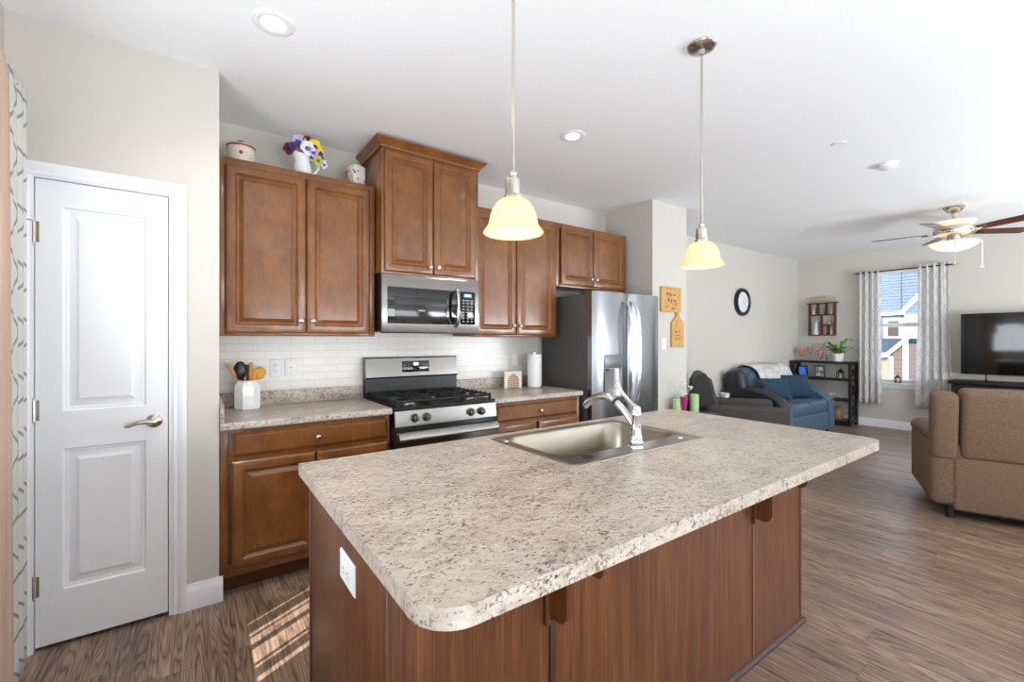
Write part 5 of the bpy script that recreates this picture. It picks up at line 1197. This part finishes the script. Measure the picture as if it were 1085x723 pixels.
for k, (dx, dy, dz) in enumerate(((-0.06, 0.03, 0.30), (0.0, 0.0, 0.28), (0.055, -0.03, 0.26), (-0.02, -0.01, 0.33), (0.03, 0.02, 0.24))):
    mb = MB(); b0 = Vector((3.975, 2.600, 0.64)); e_ = b0+Vector((dx*1.2, dy*1.2, dz-0.03)); mb.tube([b0, b0+Vector((dx*0.2, dy*0.2, dz*0.5)), e_], 0.0025, 6)
    rnd = random.Random(k)
    for j in range(6): mb.ball(e_+Vector((rnd.uniform(-0.018, 0.018), rnd.uniform(-0.018, 0.018), rnd.uniform(-0.02, 0.016))), 0.009, 6)
    tag(mb.build('flower_sprig', simple('white_blossom%d' % k, (226, 222, 216), 0.7), origin=tuple(b0)), ['white sprig leaning out toward the column', 'white sprig in the centre of the magenta vase', 'white sprig leaning toward the taller green candle', 'tallest white sprig in the magenta vase', 'short white sprig low at the back of the magenta vase'][k], 'flower', 'white sprigs in the magenta vase')

# ------------------------------------------------------------------ outside the far window
struct('ground', MB().box(XR+1.0, 60, -30, 50, -0.9, -0.6), simple('pale_concrete', (160, 160, 170), 0.9, 0, 0.1, 0.05, 2))
t = thing('neighbor_house', 'neighbouring house with grey roof, brown siding and white trim beyond the window', 'house', (24, 6, -0.6))
q_ = NT('lap_siding'); sx = q_.node('ShaderNodeSeparateXYZ'); q_.link(q_.coord(), sx.inputs[0]); fz_ = q_.math('FRACT', q_.math('MULTIPLY', sx.outputs['Z'], 6.0)); q_.base(q_.mix(q_.math('LESS_THAN', fz_, 0.12), lin((88, 73, 62)), lin((58, 48, 42))), 0.8); M['siding'] = q_.m
M['roof'] = simple('grey_shingle', (52, 62, 74), 0.9, 0, 0.1, 0.15, 6); M['stone'] = simple('tan_stone', (138, 114, 94), 0.9, 0, 0.1, 0.15, 5); M['bluesiding'] = simple('pale_blue_siding', (92, 104, 116), 0.8, 0, 0.1, 0.05, 3)
hx = 22.0
MB().box(hx+3.0, hx+10, 5.2, 14, -0.6, 7.5).build('upper_wall', M['bluesiding'], t)
wn_ = MB().box(hx+2.95, hx+2.999, 5.88, 6.28, 1.5, 2.2).build('window', simple('brown_window', (60, 46, 43), 0.3), t)
MB().box(hx+2.93, hx+2.99, 5.74, 5.88, 1.36, 2.3).box(hx+2.93, hx+2.99, 6.28, 6.42, 1.36, 2.3).box(hx+2.93, hx+2.99, 5.88, 6.28, 1.36, 1.5).box(hx+2.93, hx+2.99, 5.88, 6.28, 2.2, 2.3).build('window_trim', M['trim'], wn_)
MB().tube([(hx+2.9, 5.80, 2.52), (hx+2.9, 4.9, 3.65)], 0.09, 6).build('gable_trim', M['trim'], t)
MB().box(hx+2.88, hx+2.98, 5.7, 9.0, 2.44, 2.56).build('belt_trim', M['trim'], t)
MB().box(hx+2.9, hx+6, 1.0, 5.70, -0.6, 2.43).build('pale_wall', simple('lavender_white_siding', (196, 196, 210), 0.8), t)
MB().box(hx, hx+2.8, 5.07, 5.40, -0.6, 1.2).build('gable_wall', M['siding'], t)
MB().box(hx+0.02, hx+3.0, 5.40, 8.0, -0.6, 0.75).build('garage_wall', M['stone'], t)
MB().box(hx-0.03, hx+0.019, 5.72, 7.2, -0.6, 0.5).build('garage_door', M['trim'], t)
mb = MB(); mb.prism([(4.93, 1.42), (8.2, 1.42), (8.2, 0.85), (5.5, 0.85)], (hx-0.15, 0, 0), (0, 1, 0), (0, 0, 1), (1, 0, 0), 3.1); mb.build('roof', M['roof'], t)
mb = MB(); mb.tube([(hx-0.2, 4.9, 1.42), (hx-0.2, 5.52, 0.78)], 0.07, 6); mb.box(hx-0.22, hx-0.14, 5.45, 8.2, 0.70, 0.85); mb.box(hx-0.04, hx-0.005, 5.36, 5.46, -0.6, 0.7); mb.box(hx-0.04, hx+0.1, 4.95, 5.065, -0.6, 1.3); mb.build('fascia', M['trim'], t)
